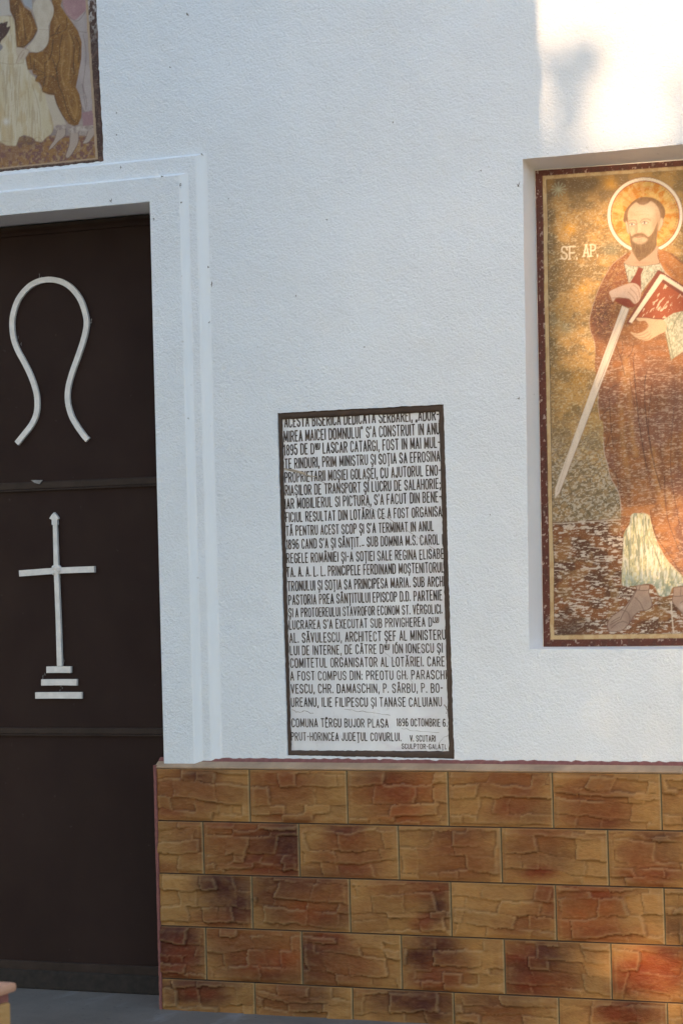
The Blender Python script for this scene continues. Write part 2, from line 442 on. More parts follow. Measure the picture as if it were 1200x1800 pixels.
# ---------------------------------------------------------------- tiled plinth
def pz(x, y): return ('A', x, y)
A = lambda x, y: (270+x/2.609, 1320+y/2.609)
B = lambda x, y: (730+x/2.553, 1320+y/2.553)
OCH = np.array((.350, .182, .060)); MID = np.array((.190, .064, .020)); RED = np.array((.160, .031, .009)); DRK = np.array((.064, .0150, .0095)); ORG = np.array((.26, .060, .014))
KC = dict(m=MID, r=RED, d=DRK, o=ORG, y=OCH)
BLOBS = [('A', s) for s in [
 (150,180,150,110,'m',.8),(230,110,80,30,'d',.6),(90,290,70,35,'r',.5),
 (560,180,120,80,'m',.8),(560,120,110,30,'r',.5),(640,310,100,25,'m',.9),
 (1040,115,140,40,'d',.65),(1100,180,130,60,'r',.8),(1090,275,120,60,'r',.5),(1180,300,70,30,'o',.6),(1240,150,60,60,'o',.4),
 (60,540,50,25,'m',.7),
 (440,440,220,120,'m',.9),(620,390,80,70,'d',.9),(560,530,120,50,'r',.8),(350,355,150,35,'r',.5),(560,440,110,90,'d',.45),(630,470,50,110,'d',.5),
 (880,390,70,60,'r',.8),(900,500,130,90,'m',.85),(870,355,90,25,'d',.5),(940,555,80,30,'r',.4),
 (350,660,110,110,'d',.95),(330,775,130,40,'r',.6),(270,600,70,40,'d',.5),(410,740,60,60,'d',.6),
 (590,640,120,110,'d',.8),(760,650,160,130,'m',.95),(700,590,200,40,'d',.45),(720,750,80,40,'o',.7),(790,780,110,50,'d',.5),
 (1130,620,120,60,'m',.7),(1000,760,90,50,'m',.4),
 (110,920,110,130,'d',.95),(130,930,60,50,'r',.7),(100,1010,90,35,'r',.6),
 (380,920,130,90,'d',.5),(540,970,140,70,'r',.85),(610,920,100,60,'o',.5),(590,1040,130,25,'d',.45),(330,850,60,40,'m',.8),(450,860,200,60,'m',.6),
 (750,960,120,130,'d',.95),(800,860,80,40,'r',.7),(900,1000,140,80,'m',.8),
 (190,1120,130,40,'d',.85),(200,1100,80,30,'r',.7),(200,1070,170,20,'d',.6),
 (690,1130,140,70,'d',.65),(640,1110,40,40,'d',.4),(560,1120,120,60,'m',.7),
 (1150,1130,160,60,'d',.75)]]+[('B', s) for s in [
 (420,255,70,40,'r',.75),(480,180,90,60,'m',.85),(560,290,70,50,'d',.4),(330,125,110,45,'m',.8),(500,120,90,40,'m',.6),
 (820,290,120,60,'r',.8),(830,180,140,70,'m',.7),(760,230,100,70,'m',.7),(860,330,110,25,'d',.3),
 (190,440,120,90,'m',.85),(150,370,160,22,'d',.4),(200,530,130,45,'m',.8),
 (560,470,100,80,'d',.45),(550,545,65,30,'r',.9),(600,375,120,32,'m',.7),(520,420,90,60,'m',.6),
 (1080,460,120,80,'d',.5),(1050,560,120,50,'r',.8),(1080,385,90,22,'d',.6),(1000,430,60,60,'m',.6),
 (100,680,70,110,'d',.8),(40,770,60,35,'r',.8),(60,620,80,30,'r',.7),
 (600,660,35,90,'r',.9),(560,650,60,40,'m',.8),(480,790,110,45,'m',.8),(540,740,70,40,'m',.6),
 (780,640,130,40,'r',.85),(770,740,120,90,'o',.8),(800,820,120,30,'r',.6),(700,650,50,40,'m',.5),
 (80,920,110,120,'d',.9),(90,1030,90,40,'r',.85),(160,1000,80,70,'m',.6),
 (520,980,130,130,'d',.95),(560,1040,100,50,'r',.75),(470,910,80,45,'r',.7),(640,900,110,40,'d',.5),(640,1050,60,40,'m',.7),
 (1100,960,140,70,'o',.85),(1010,1030,170,70,'r',.85),(1150,900,80,40,'d',.5),
 (80,1150,90,70,'d',.85),(330,1140,160,60,'d',.6),(400,1190,120,40,'m',.7),(960,1150,150,50,'d',.7),(950,1190,110,40,'r',.8)]]

def plinth_patch(x0, x1, fine_to, name, seed, matched):
    xs = set()
    for k in range(int(x0/.2)-2, int(x1/.2)+3):
        b = .2*k; st = .0046 if b < fine_to and matched else .012
        for d in (-.0034, -.0013, .0013, .0034, .006): xs.add(round(b+d, 5))
        for q in np.arange(b+.006+st, b+.2-.0045, st): xs.add(round(float(q), 5))
    xs = np.array(sorted(x for x in xs if x0 < x < x1)); xs = np.concatenate([[x0], xs, [x1]])
    zs = set()
    for j in range(0, 6):
        b = -.2*j; st = .0042
        for d in (.0034, .0013, -.0013, -.0034, -.006): zs.add(round(b+d, 5))
        for q in np.arange(b-.006-st, b-.2+.0045, -st): zs.add(round(float(q), 5))
    zs = np.array(sorted([z for z in zs if FLOOR-.01 < z <= -.0001]+[FLOOR-.012])); zs = np.concatenate([zs, [0.]])
    X, Z = np.meshgrid(xs, zs); nz, nx = X.shape
    px, py = PX(X, 0., Z)
    H = np.zeros_like(X); C = np.zeros(X.shape+(3,)); edge = np.full(X.shape, 9.)
    warpx = .034*(fbm(X*8, Z*16, seed+11)-.5); warpz = .026*(fbm(X*7, Z*9, seed+12)-.5)+.012*(fbm(X*38, Z*45, seed+13)-.5)
    for j in range(5):
        o = 0 if j % 2 == 0 else -.2
        for k in range(int((x0-.4)/.4)-1, int(x1/.4)+2):
            a = .4*k+o; m = (X > a-1e-6) & (X <= a+.4+1e-6) & (Z <= -.2*j+1e-6) & (Z > -.2*j-.2)
            if not m.any(): continue
            r = random.Random(seed*1000+j*97+k*13)
            u = X[m]-a; v = -.2*j-Z[m]
            ed = np.minimum(np.minimum(u-np.maximum(0, x0-a), .4-u), np.minimum(v, .2-v)) if False else np.minimum(np.minimum(u, .4-u), np.minimum(v, .2-v))
            sl, sk = r.uniform(-.07, .07), r.uniform(-.3, .3)
            uw = u+warpx[m]; vw = v+warpz[m]+sl*(uw-.2); uw = uw+sk*(vw-.1)
            # courses of split stone
            h = np.zeros_like(u); y0 = -.03; prev = 0; crack = np.zeros_like(u); tint = np.zeros_like(u)
            while y0 < .23:
                hh = r.choice([.022, .034, .046, .058, .07]); y1 = y0+hh; s0 = -.06
                while s0 < .46:
                    s1 = s0+r.uniform(.05, .20); c = (vw >= y0) & (vw < y1) & (uw >= s0) & (uw < s1)
                    if c.any():
                        t = (vw[c]-y0)/hh; tu = (uw[c]-s0)/(s1-s0)
                        h[c] = r.uniform(0, .0095)+r.uniform(-.003, .006)*(t-.5)+r.uniform(-.007, .007)*(tu-.5)
                        tint[c] = r.uniform(-1, 1)
                        if r.random() < .42: crack[c] = np.maximum(crack[c], sstep(.0042, .001, (y1-vw[c]))*(.5+.5*(np.abs(tu-r.random()) < .3)))
                        if r.random() < .3: crack[c] = np.maximum(crack[c], sstep(.004, .001, (s1-uw[c]))*.8)
                    s0 = s1
                y0 = y1
            h = h-.0035*crack
            rough = fbm(uw*28+k*7, vw*38+j*5, seed+40, 4)-.5
            h = h+.0048*rough
            env = sstep(.0, .022, ed); h = h*(.25+.75*env)-.0018
            h = np.where(ed < .0062, np.minimum(h, .0008)*sstep(.0012, .006, ed), h)
            h = np.where(ed < .0028, -.0045*(1-sstep(.0012, .0034, ed)), h)
            H[m] = h; edge[m] = ed
            base = OCH*(1+.12*tint[:, None])*(.94+.25*(fbm(uw*9, vw*14, seed+k, 3)[:, None]-.5))
            base = base+(MID-base)*(.10+.42*sstep(.45, .7, fbm(uw*7+k, vw*12+j, seed+77, 3)))[:, None]*(.75 if r.random() < .75 else .3)
            if not (matched and -.45 < a < 1.45):
                for q in range(r.randint(1, 3)):
                    cu, cv, ru, rv = r.uniform(0, .4), r.uniform(0, .2), r.uniform(.04, .1), r.uniform(.03, .08)
                    kk = r.choice('mmrdo'); g = np.exp(-(((uw-cu)/ru)**2+((vw-cv)/rv)**2))*r.uniform(.5, .95)
                    base = base+(KC[kk]-base)*g[:, None]
            # blotches lie inside their own tile
            if matched:
                pxm, pym = px[m], py[m]; wn = 14*(fbm(uw*16, vw*22, seed+5, 3)-.5)
                cpx, cpy = PX(np.array([a, a+.4]), 0., np.array([-.2*j-.1]*2))
                for tg, (bx, by, rx, ry, kk, st) in BLOBS:
                    qx, qy = A(bx, by) if tg == 'A' else B(bx, by); sc = 2.609 if tg == 'A' else 2.553
                    if not (cpx[0]-1 < qx < cpx[1]+1 and abs(qy-np.mean(cpy)) < 50): continue
                    g = np.exp(-.46*(((pxm+wn+9*tint-qx)/(rx/sc))**2+((pym+wn*.5+4*tint-qy)/(ry/sc))**2)**1.5)*min(1, st*1.12)
                    g = g*(.90+.5*(fbm(uw*30, vw*40, seed+8, 2)-.5)+.14*tint)
                    base = base+(KC[kk]-base)*np.clip(g, 0, 1)[:, None]
            base = base*(1-.12*crack[:, None])
            # light on the right-hand bevels painted pale; dirty joints
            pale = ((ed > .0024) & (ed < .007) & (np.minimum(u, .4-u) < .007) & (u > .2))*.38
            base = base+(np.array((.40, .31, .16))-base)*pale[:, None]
            jn = sstep(.0034, .0014, ed)
            hz = np.minimum(v, .2-v) < np.minimum(u, .4-u)
            jc = np.where(hz[:, None], np.array((.045, .028, .022)), np.array((.10, .085, .05)))
            C[m] = base+(jc-base)*jn[:, None]
    # relief light painted in: pale highlights on raised arrises, shade in the hollows
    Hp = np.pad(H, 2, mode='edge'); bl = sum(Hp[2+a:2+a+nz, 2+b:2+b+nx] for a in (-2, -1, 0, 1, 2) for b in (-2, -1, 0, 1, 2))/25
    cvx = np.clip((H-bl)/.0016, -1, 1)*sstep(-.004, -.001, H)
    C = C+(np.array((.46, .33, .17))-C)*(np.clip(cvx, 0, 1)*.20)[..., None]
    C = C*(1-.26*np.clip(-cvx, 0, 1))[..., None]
    V = np.stack([X, -H, Z], -1).reshape(-1, 3)
    i = np.arange(nz*nx).reshape(nz, nx)
    F = np.stack([i[:-1, :-1], i[:-1, 1:], i[1:, 1:], i[1:, :-1]], -1).reshape(-1, 4)
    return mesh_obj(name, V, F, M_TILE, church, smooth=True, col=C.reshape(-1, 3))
XT = W(278.5, 1500, 0)[0]
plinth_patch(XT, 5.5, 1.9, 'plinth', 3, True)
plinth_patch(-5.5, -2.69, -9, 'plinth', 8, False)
cap = MB()
for (a, b) in ((XT-.004, 5.5), (-5.5, -2.69)):
    prof_c = [(.047, -.01), (-.001, -.001), (-.0035, .003), (.000, .0095), (.026, .0245), (.030, .0240)]
    x = a
    while x < b-.01:
        x2 = min(b, (math.floor((x-.075)/.4+1e-6)+1)*.4+.075)
        dz = rnd.uniform(-.0012, .0012)
        for k in range(len(prof_c)-1):
            (y0, z0), (y1, z1) = prof_c[k], prof_c[k+1]
            cap.add([(x, y0, z0+dz), (x2, y0, z0+dz), (x2, y1, z1+dz), (x, y1, z1+dz)], [[0, 1, 2, 3]], 0)
        x = x2
    n = 420; t_ = [(a+(b-a)*i/n) for i in range(n+1)]
    pv = []; pf = []
    for i, xx in enumerate(t_):
        g = .0010*math.sin(i*1.7)+rnd.gauss(0, .0011)
        pv += [(xx, .0245, .0215+.4*g), (xx, .036, .034+g), (xx, .0465, .038+g)]
        if i: pf += [[3*i-3, 3*i, 3*i+1, 3*i-2], [3*i-2, 3*i+1, 3*i+2, 3*i-1]]
    cap.add(pv, pf, 1)
cap.build('plinth_cap', [M_CAP, M_PINK], church)
tr = MB()
for side, xx in ((1, XT), (-1, -2.69)):
    pv = []; pf = []; n = 60
    for i in range(n+1):
        z = FLOOR+(.012-FLOOR)*i/n; g = rnd.gauss(0, .0004)
        pv += [(xx, .30, z), (xx-side*(.012+g), .012, z), (xx-side*(.010+g), -.004, z), (xx+side*.001, -.0055, z), (xx+side*.003, .004, z)]
        if i:
            for q in range(4): pf.append([5*i-5+q, 5*i-4+q, 5*i+1+q, 5*i+q])
    tr = MB(); tr.add(pv, pf, 0, False); tr.build('plinth_edge', M_PINK, church)

# ---------------------------------------------------------------- door (two leaves of painted sheet steel)
YD = .285
door = MB()
CXD = -1.55
for sg in (1, -1):
    x0, x1 = (CXD+.003, DOORX1-.02) if sg > 0 else (-3.1-DOORX1+.02, CXD-.003)
    # leaf as a slightly oil-canned sheet
    nx, nz = 40, 90
    X, Z = np.meshgrid(np.linspace(x0, x1, nx), np.linspace(FLOOR+.075, DTOP-.018, nz))
    Yd = YD-.008*(fbm(X*2.3, Z*1.6, 31, 2)-.5)
    i = np.arange(nx*nz).reshape(nz, nx)
    F = np.stack([i[:-1, :-1], i[:-1, 1:], i[1:, 1:], i[1:, :-1]], -1).reshape(-1, 4)
    door.add(np.stack([X, Yd, Z], -1).reshape(-1, 3).tolist(), F.tolist(), 0, True)
    door.bevbox((x0, YD+.012, FLOOR+.075), (x1, YD+.05, DTOP-.018), 0, 0)
dr = door.build('door', M_DOOR, church)
tag(dr, 'dark brown painted steel door with white welded ornaments')
def dW(px, py, y): return W(px, py, y)
def dbox(x0, z0, x1, z1, name, m=M_DOOR, y=YD, t=.007, b=.002):
    q = MB(); q.bevbox((x0, y-t, z0), (x1, y+.012, z1), b); return q.build(name, m, dr)
zt = dW(100, 425, YD)[1]
for sg in (1, -1):
    x0, x1 = (CXD+.01, DOORX1-.045) if sg > 0 else (-3.1-DOORX1+.045, CXD-.01)
    for (pa, pb) in ((845, 858), (1279, 1290), (1691, 1712)):
        za = dW(110, pa, YD)[1]; zb = dW(110, pb, YD)[1]
        q = MB(); q.bevbox((x0, YD-.011, zb), (x1, YD+.012, za), .003)
        q.bevbox((x0, YD-.014, zb-.007), (x1, YD+.012, zb-.001), .001); q.build('rail', M_RAIL, dr)
    dbox(x0, dW(100, 408, YD)[1]-.004, x1, DTOP-.03, 'top_rail', M_DOOR, t=.012)
    xa, xb = (DOORX1-.047, DOORX1-.002) if sg > 0 else (-3.1-DOORX1+.002, -3.1-DOORX1+.047)
    q = MB(); q.bevbox((xa, YD-.016, FLOOR+.02), (xb, YD+.06, DTOP-.002), .003)
    q.build('frame_post', M_DOORDK, dr)
    xh = xa if sg > 0 else xb
    for py in (485, 545, 620, 710, 905, 1010, 1105, 1220, 1480, 1640):
        z = dW(250, py, YD)[1]; q = MB()
        bm = bmesh.new(); bmesh.ops.create_cone(bm, cap_ends=True, segments=12, radius1=.008, radius2=.008, depth=.055)
        bmesh.ops.translate(bm, verts=bm.verts[:], vec=(xh, YD-.014, z)); q.bm(bm, 0, True)
        q.bevbox((xh-.03*sg if sg > 0 else xh, YD-.013, z-.02), (xh if sg > 0 else xh+.03, YD+.01, z+.02), .001)
        q.build('hinge', M_DOORDK, dr)
q = MB(); q.bevbox((-3.1-DOORX1, YD-.02, FLOOR+.001), (DOORX1, YD+.2, FLOOR+.075), .004); q.build('threshold', M_RUST, dr)
q = MB(); q.bevbox((-3.1-DOORX1+.003, YD+.002, DTOP-.028), (DOORX1-.003, YD+.05, DTOP-.004), .002); q.build('head_jamb', M_DOORDK, dr)
# welded flat bars painted white, measured on the right leaf and mirrored on the other
Z2 = lambda x, y: (x/3, 420+y/3)
Z3 = lambda x, y: (x/2.857, 840+y/2.857)
YB = YD-.012
def bar_pts(pts, Z): return [W(*Z(*p), YB) for p in pts]
LEFT_ARM = [(88,1078),(125,1032),(165,980),(190,925),(196,860),(188,800),(165,730),(130,655),(92,585),(70,520),(63,450),(70,390),(95,320),(140,262),(190,228),(250,214),(310,221),(360,245),(400,285),(430,335),(450,400),(455,455),(440,530),(410,620),(378,710),(358,790),(357,860),(375,930),(405,985),(440,1035),(462,1060)]
for sg in (1, -1):
    fx = (lambda p: p) if sg > 0 else (lambda p: (2*CXD-p[0], p[1]))
    q = MB(); q.ribbon([fx(tuple(p)) for p in catmull(bar_pts(LEFT_ARM, Z2), 4)], .0225, YB, .016)
    q.build('arch_ornament', M_WHITE, dr)
    q = MB()
    q.ribbon([fx(p) for p in bar_pts([(274,205),(277,260),(282,450),(292,700),(299,945)], Z3)], [.016, .0185, .0205, .0215, .022], YB, .016)
    q.ribbon([fx(p) for p in bar_pts([(99,480),(180,474),(285,466),(380,462),(475,459)], Z3)], .0245, YB-.003, .019)
    q.prism([fx(p) for p in bar_pts([(250,204),(262,185),(273,173),(284,185),(296,204),(288,210),(290,236),(262,236),(262,210)], Z3)], YB-.002, .018)
    for k in range(9):
        c = fx(W(*Z3(285+rnd.uniform(-18, 18), 466+rnd.uniform(-18, 18)), YB))
        bm = bmesh.new(); bmesh.ops.create_icosphere(bm, subdivisions=2, radius=rnd.uniform(.006, .011))
        bmesh.ops.translate(bm, verts=bm.verts[:], vec=(c[0], YB+.001, c[1])); q.bm(bm, 0, True)
    q.build('cross_ornament', M_WHITE, dr)
    for (xa, xb, ya, yb) in ((234, 356, 947, 980), (208, 386, 1011, 1043), (178, 411, 1076, 1109)):
        P = [fx(p) for p in bar_pts([(xa, ya+1), ((xa+xb)/2, ya), (xb, ya), (xb, yb), ((xa+xb)/2, yb-1), (xa, yb)], Z3)]
        q = MB(); q.prism(P, YB, .016); q.build('step_bar', M_WHITE, dr)
# weld spatter, paint drip and scuffs
r = random.Random(3); M_SCUFF = plain('scuffed_grey', (.20, .20, .205), .6, .4, 30)
for (px, py) in ((35, 605), (32, 597), (158, 563), (124, 705), (69, 700), (98, 998), (104, 1010), (70, 488), (112, 1165), (78, 1190), (107, 1210)):
    q = MB()
    for k in range(3):
        x, z = W(px+r.uniform(-4, 4), py+r.uniform(-5, 5), YD-.004); L = r.uniform(.003, .008)
        q.ribbon([(x, z-L), (x+r.gauss(0, .002), z), (x+r.gauss(0, .002), z+L)], [.001, .003, .001], YD-.006-.0003*k)
    q.build('paint_spatter', M_SCUFF, dr)
q = MB(); x, z = W(85, 1716, YD-.016); q.ribbon([(x, z+.014), (x, z), (x+.002, z-.012)], [.002, .004, .009], YD-.0165); q.build('paint_drip', M_SCUFF, dr); q = MB()
x, z = W(66, 846, YD-.016); q.prism([(x-.03, z+.006), (x+.025, z+.004), (x+.01, z-.012), (x-.012, z-.006)], YD-.0165, .004)
q.build('scuff', M_SCUFF, dr)

# ================================================================== STROKE LETTERS
def arc(cx, cy, rx, ry, a0, a1, n=8):
    return [(cx+rx*math.cos(R(a0+(a1-a0)*i/n)), cy+ry*math.sin(R(a0+(a1-a0)*i/n))) for i in range(n+1)]
q4 = .26
_O = arc(.5, 1-q4, .5, q4, 180, 0)+arc(.5, q4, .5, q4, 0, -180); _O = _O+[_O[0]]
_C = arc(.5, 1-q4, .5, q4, 8, 180)+arc(.5, q4, .5, q4, 180, 352)
_S = arc(.5, 1-q4, .5, q4, 5, 180, 9)[:-1]+[(.03, .66), (.2, .57), (.8, .43), (.97, .34)]+arc(.5, q4, .5, q4, 0, -175, 9)[1:]
_D = [(0, 0), (0, 1), (.45, 1)]+arc(.45, .75, .55, .25, 90, 0, 5)[1:]+arc(.45, .25, .55, .25, 0, -90, 5)+[(0, 0)]
_P = [(0, 0), (0, 1), (.5, 1)]+arc(.5, .75, .5, .25, 90, -90, 8)[1:]+[(0, .5)]
G = {
 'A': (.95, [[(0, 0), (.5, 1), (1, 0)], [(.17, .30), (.83, .30)]]),
 'B': (.9, [[(0, 0), (0, 1), (.5, 1)]+arc(.5, .77, .42, .23, 90, -90, 7)[1:]+[(0, .54)], [(.5, .54)]+arc(.5, .27, .5, .27, 90, -90, 7)[1:]+[(0, 0)]]),
 'C': (.9, [_C]), 'D': (.92, [_D]), 'E': (.75, [[(1, 1), (0, 1), (0, 0), (1, 0)], [(0, .53), (.8, .53)]]),
 'F': (.75, [[(1, 1), (0, 1), (0, 0)], [(0, .5), (.8, .5)]]),
 'G': (.92, [_C+[(1, .42), (.58, .42)]]),
 'H': (.92, [[(0, 0), (0, 1)], [(1, 0), (1, 1)], [(0, .5), (1, .5)]]),
 'I': (.02, [[(.5, 0), (.5, 1)]]), 'J': (.65, [[(1, 1), (1, q4)]+arc(.5, q4, .5, q4, 0, -175, 7)[1:]]),
 'L': (.72, [[(0, 1), (0, 0), (1, 0)]]),
 'M': (1.25, [[(0, 0), (.06, 1), (.5, .12), (.94, 1), (1, 0)]]), 'N': (.95, [[(0, 0), (0, 1), (1, 0), (1, 1)]]),
 'O': (.92, [_O]), 'P': (.88, [_P]), 'R': (.92, [_P, [(.45, .5), (1, 0)]]), 'S': (.88, [_S]),
 'T': (.9, [[(0, 1), (1, 1)], [(.5, 1), (.5, 0)]]),
 'U': (.9, [[(0, 1), (0, q4)]+arc(.5, q4, .5, q4, 180, 360, 8)[1:]+[(1, 1)]]),
 'V': (.95, [[(0, 1), (.5, 0), (1, 1)]]), 'X': (.95, [[(0, 0), (1, 1)], [(0, 1), (1, 0)]]), 'Z': (.9, [[(0, 1), (1, 1), (0, 0), (1, 0)]]),
 '1': (.22, [[(0, .82), (1, 1), (1, 0)]]),
 '5': (.85, [[(.9, 1), (.1, 1), (.05, .56), (.45, .62)]+arc(.45, .31, .55, .31, 80, -170, 9)]),
 '6': (.88, [[(.9, .9), (.6, 1), (.25, .93), (.05, .65), (0, .3)]+arc(.5, .28, .5, .28, 180, 540, 14)]),
 '8': (.88, [arc(.5, .77, .42, .23, 270, 630, 14), arc(.5, .27, .5, .27, 90, 450, 14)]),
 '9': (.88, [[(.1, .08), (.45, 0), (.8, .1), (.97, .4), (1, .7)]+arc(.5, .72, .5, .28, 0, 360, 14)]),
 '.': (.08, [[(.1, .0), (.1, .10)]]), ',': (.12, [[(.8, .1), (.2, -.14)]]), ';': (.12, [[(.8, .1), (.2, -.14)], [(.8, .5), (.8, .6)]]),
 ':': (.1, [[(.5, 0), (.5, .10)], [(.5, .55), (.5, .65)]]), '-': (.5, [[(0, .5), (1, .5)]]), '_': (.7, [[(0, .12), (1, .12)]]),
 "'": (.08, [[(.5, 1.02), (.3, .82)]]), '"': (.3, [[(.1, 1.05), (.1, .85)], [(.9, 1.05), (.9, .85)]]), ',,': (.3, [[(.2, .08), (0, -.12)], [(1, .08), (.8, -.12)]]),
}
ACC = {'Ă': ('A', [[(.2, 1.2), (.5, 1.09), (.8, 1.2)]]), 'Â': ('A', [[(.2, 1.08), (.5, 1.2), (.8, 1.08)]]), 'Ê': ('E', [[(.15, 1.08), (.5, 1.2), (.85, 1.08)]]),
       'Ó': ('O', [[(.4, 1.08), (.75, 1.24)]]), 'Ș': ('S', [[(.55, -.1), (.4, -.26)]]), 'Ț': ('T', [[(.55, -.1), (.42, -.26)]]), 'Î': ('I', [[(-4, 1.08), (.5, 1.2), (5, 1.08)]])}
for k, (b, ex) in ACC.items(): G[k] = (G[b][0], G[b][1]+ex)

def layout(text, wsc=.285, sp=.165, word=.27):
    """list of (glyph, x, width, size, rise) in cap heights, and total width; ^..^ marks superscript"""
    out = []; x = 0; sup = False
    for ch in text.replace('„', '\x01'):
        if ch == '^': sup = not sup; continue
        if ch == ' ': x += word-sp*.3; continue
        k = ',,' if ch == '\x01' else ch
        s = .5 if sup else 1
        wd = G[k][0]*wsc*s*(1.15 if sup else 1)
        out.append((k, x, wd, s, .5 if sup else 0, sup)); x += wd+sp*(.8 if sup else 1)
    return out, x-sp

# ================================================================== MEMORIAL PLAQUE
YP = .062
plaque = empty('memorial_plaque', (W(640, 1030)[0], YP, .69))
tag(plaque, 'white marble memorial slab with rows of dark engraved capitals in a brown mortar frame', 'plaque')
PO = PLQ
PI = [W(496.6, 737.5, YP), W(512.4, 1318.8, YP), W(789.2, 1320, YP), W(771.4, 724.2, YP)]
q = MB()
E_ = .012
q.prism([(PI[0][0]-E_, PI[0][1]+E_), (PI[1][0]-E_, PI[1][1]-E_), (PI[2][0]+E_, PI[2][1]-E_), (PI[3][0]+E_, PI[3][1]+E_)][::-1], YP, .018)
slab = q.build('slab', M_MARBLE, plaque)
# mortar frame: lumpy ring between the plaster edge and the slab
q = MB(); r = random.Random(12)
nseg = 90; rings = []
outc = [Vector(p) for p in PO]; inc = [Vector(p) for p in PI]
cen = Vector((sum(p.x for p in outc)/4, sum(p.y for p in outc)/4))
L_o = []; L_i = []
for i in range(4):
    a, b = outc[i], outc[(i+1) % 4]; c, d = inc[i], inc[(i+1) % 4]
    k = int((b-a).length/.012)
    for j in range(k):
        t = j/k
        ed_ = .0008 if j else 0
        L_o.append(a.lerp(b, t)+(a.lerp(b, t)-cen).normalized()*.004)
        L_i.append(c.lerp(d, t)+Vector((r.gauss(0, ed_), r.gauss(0, ed_))))
n = len(L_o); V = []; F = []
for k, (s, y) in enumerate(((0, YW+.012), (.3, YW+.006), (.75, YW+.007), (.96, YP-.006), (1.0, YP+.002))):
    for i in range(n):
        p = L_o[i].lerp(L_i[i], s)
        V.append((p.x, y+(r.gauss(0, .0009) if k in (1, 2) else 0), p.y))
    if k: F += [[(k-1)*n+i, (k-1)*n+(i+1) % n, k*n+(i+1) % n, k*n+i] for i in range(n)]
q.add(V, F, 0, True)
q.build('mortar_frame', M_FRAME, plaque)

T1 = lambda x, y: (470+x/3.529, 700+y/3.529)
T2 = lambda x, y: (470+x/3.529, 1020+y/3.529)
LINES = [
 (T1, 'ACESTA BISERICA DEDICATA SERBAREI, „ADOR-', (108,180), (1060,134), 66),
 (T1, 'MIREA MAICEI DOMNULUI" S\'A CONSTRUIT IN ANU', (105,270), (1064,220), 64),
 (T1, '1895 DE D^NU^ LASCAR CATARGI, FOST IN MAI MUL-', (105,353), (1068,305), 63),
 (T1, 'TE RINDURI, PRIM MINISTRU ȘI SOȚIA SA EFROSINA', (110,437), (1067,390), 60),
 (T1, 'PROPRIETARII MOȘIEI GOLAȘEI, CU AJUTORUL ENO-', (110,522), (1072,477), 60),
 (T1, 'RIAȘILOR DE TRANSPORT ȘI LUCRU DE SALAHORIE;', (112,603), (1070,560), 60),
 (T1, 'IAR MOBILIERUL SI PICTURA, S\'A FACUT DIN BENE-', (112,685), (1075,642), 60),
 (T1, 'FICIUL RESULTAT DIN LOTĂRIA CE A FOST ORGANISA', (115,768), (1078,732), 58),
 (T1, 'TĂ PENTRU ACEST SCOP ȘI S\'A TERMINAT IN ANUL', (118,852), (1028,822), 57),
 (T1, '1896 CAND S\'A ȘI SÂNȚIT._ SUB DOMNIA M.S. CAROL I', (120,935), (1085,905), 57),
 (T1, 'REGELE ROMÂNIEI ȘI-A SOȚIEI SALE REGINA ELISABE', (122,1022), (1092,994), 57),
 (T1, 'TA. A. A. L. L. PRINCIPELE FERDINAND MOȘTENITORUL', (122,1108), (1092,1078), 58),
 (T2, 'TRONULUI ȘI SOȚIA SA PRINCIPESA MARIA. SUB ARCHI', (128,66), (1095,36), 58),
 (T2, 'PASTORIA PREA SÂNȚITULUI EPISCOP D.D. PARTENIE', (133,152), (1080,122), 58),
 (T2, 'ȘI A PROTOEREULUI STAVROFOR ECONOM ST. VÊRGOLICI.', (135,229), (1082,205), 53),
 (T2, 'LUCRAREA S\'A EXECUTAT SUB PRIVIGHEREA D^LUI^', (137,304), (1058,284), 53),
 (T2, 'AL. SĂVULESCU, ARCHITECT ȘEF AL MINISTERU', (140,387), (1102,367), 57),
 (T2, 'LUI DE INTERNE, DE CĂTRE D^NU^ IÓN IONESCU ȘI', (143,463), (1083,447), 54),
 (T2, 'COMITETUL ORGANISATOR AL LOTĂRIEI. CARE', (145,541), (1096,531), 55),
 (T2, 'A FOST COMPUS DIN: PREOTU GH. PARASCHI', (145,620), (1107,612), 52),
 (T2, 'VESCU, CHR. DAMASCHIN, P. SÂRBU, P. BO-', (148,700), (1085,695), 53),
 (T2, 'UREANU, ILIE FILIPESCU ȘI TANASE CALUIANU', (150,783), (1078,782), 53),
 (T2, 'COMUNA TÊRGU BUJOR PLASA', (153,909), (748,912), 50),
 (T2, '1896 OCTOMBRIE 6.', (803,903), (1112,907), 45),
 (T2, 'PRUT-HORINCEA JUDEȚUL COVURLUI.', (150,993), (828,996), 48),
 (T2, 'V. SCUTARI', (885,999), (1040,1000), 36),
 (T2, 'SCULPTOR-GALAȚI.', (833,1044), (1108,1048), 29)]
let = MB(); r = random.Random(21)
YL = YP-.0006
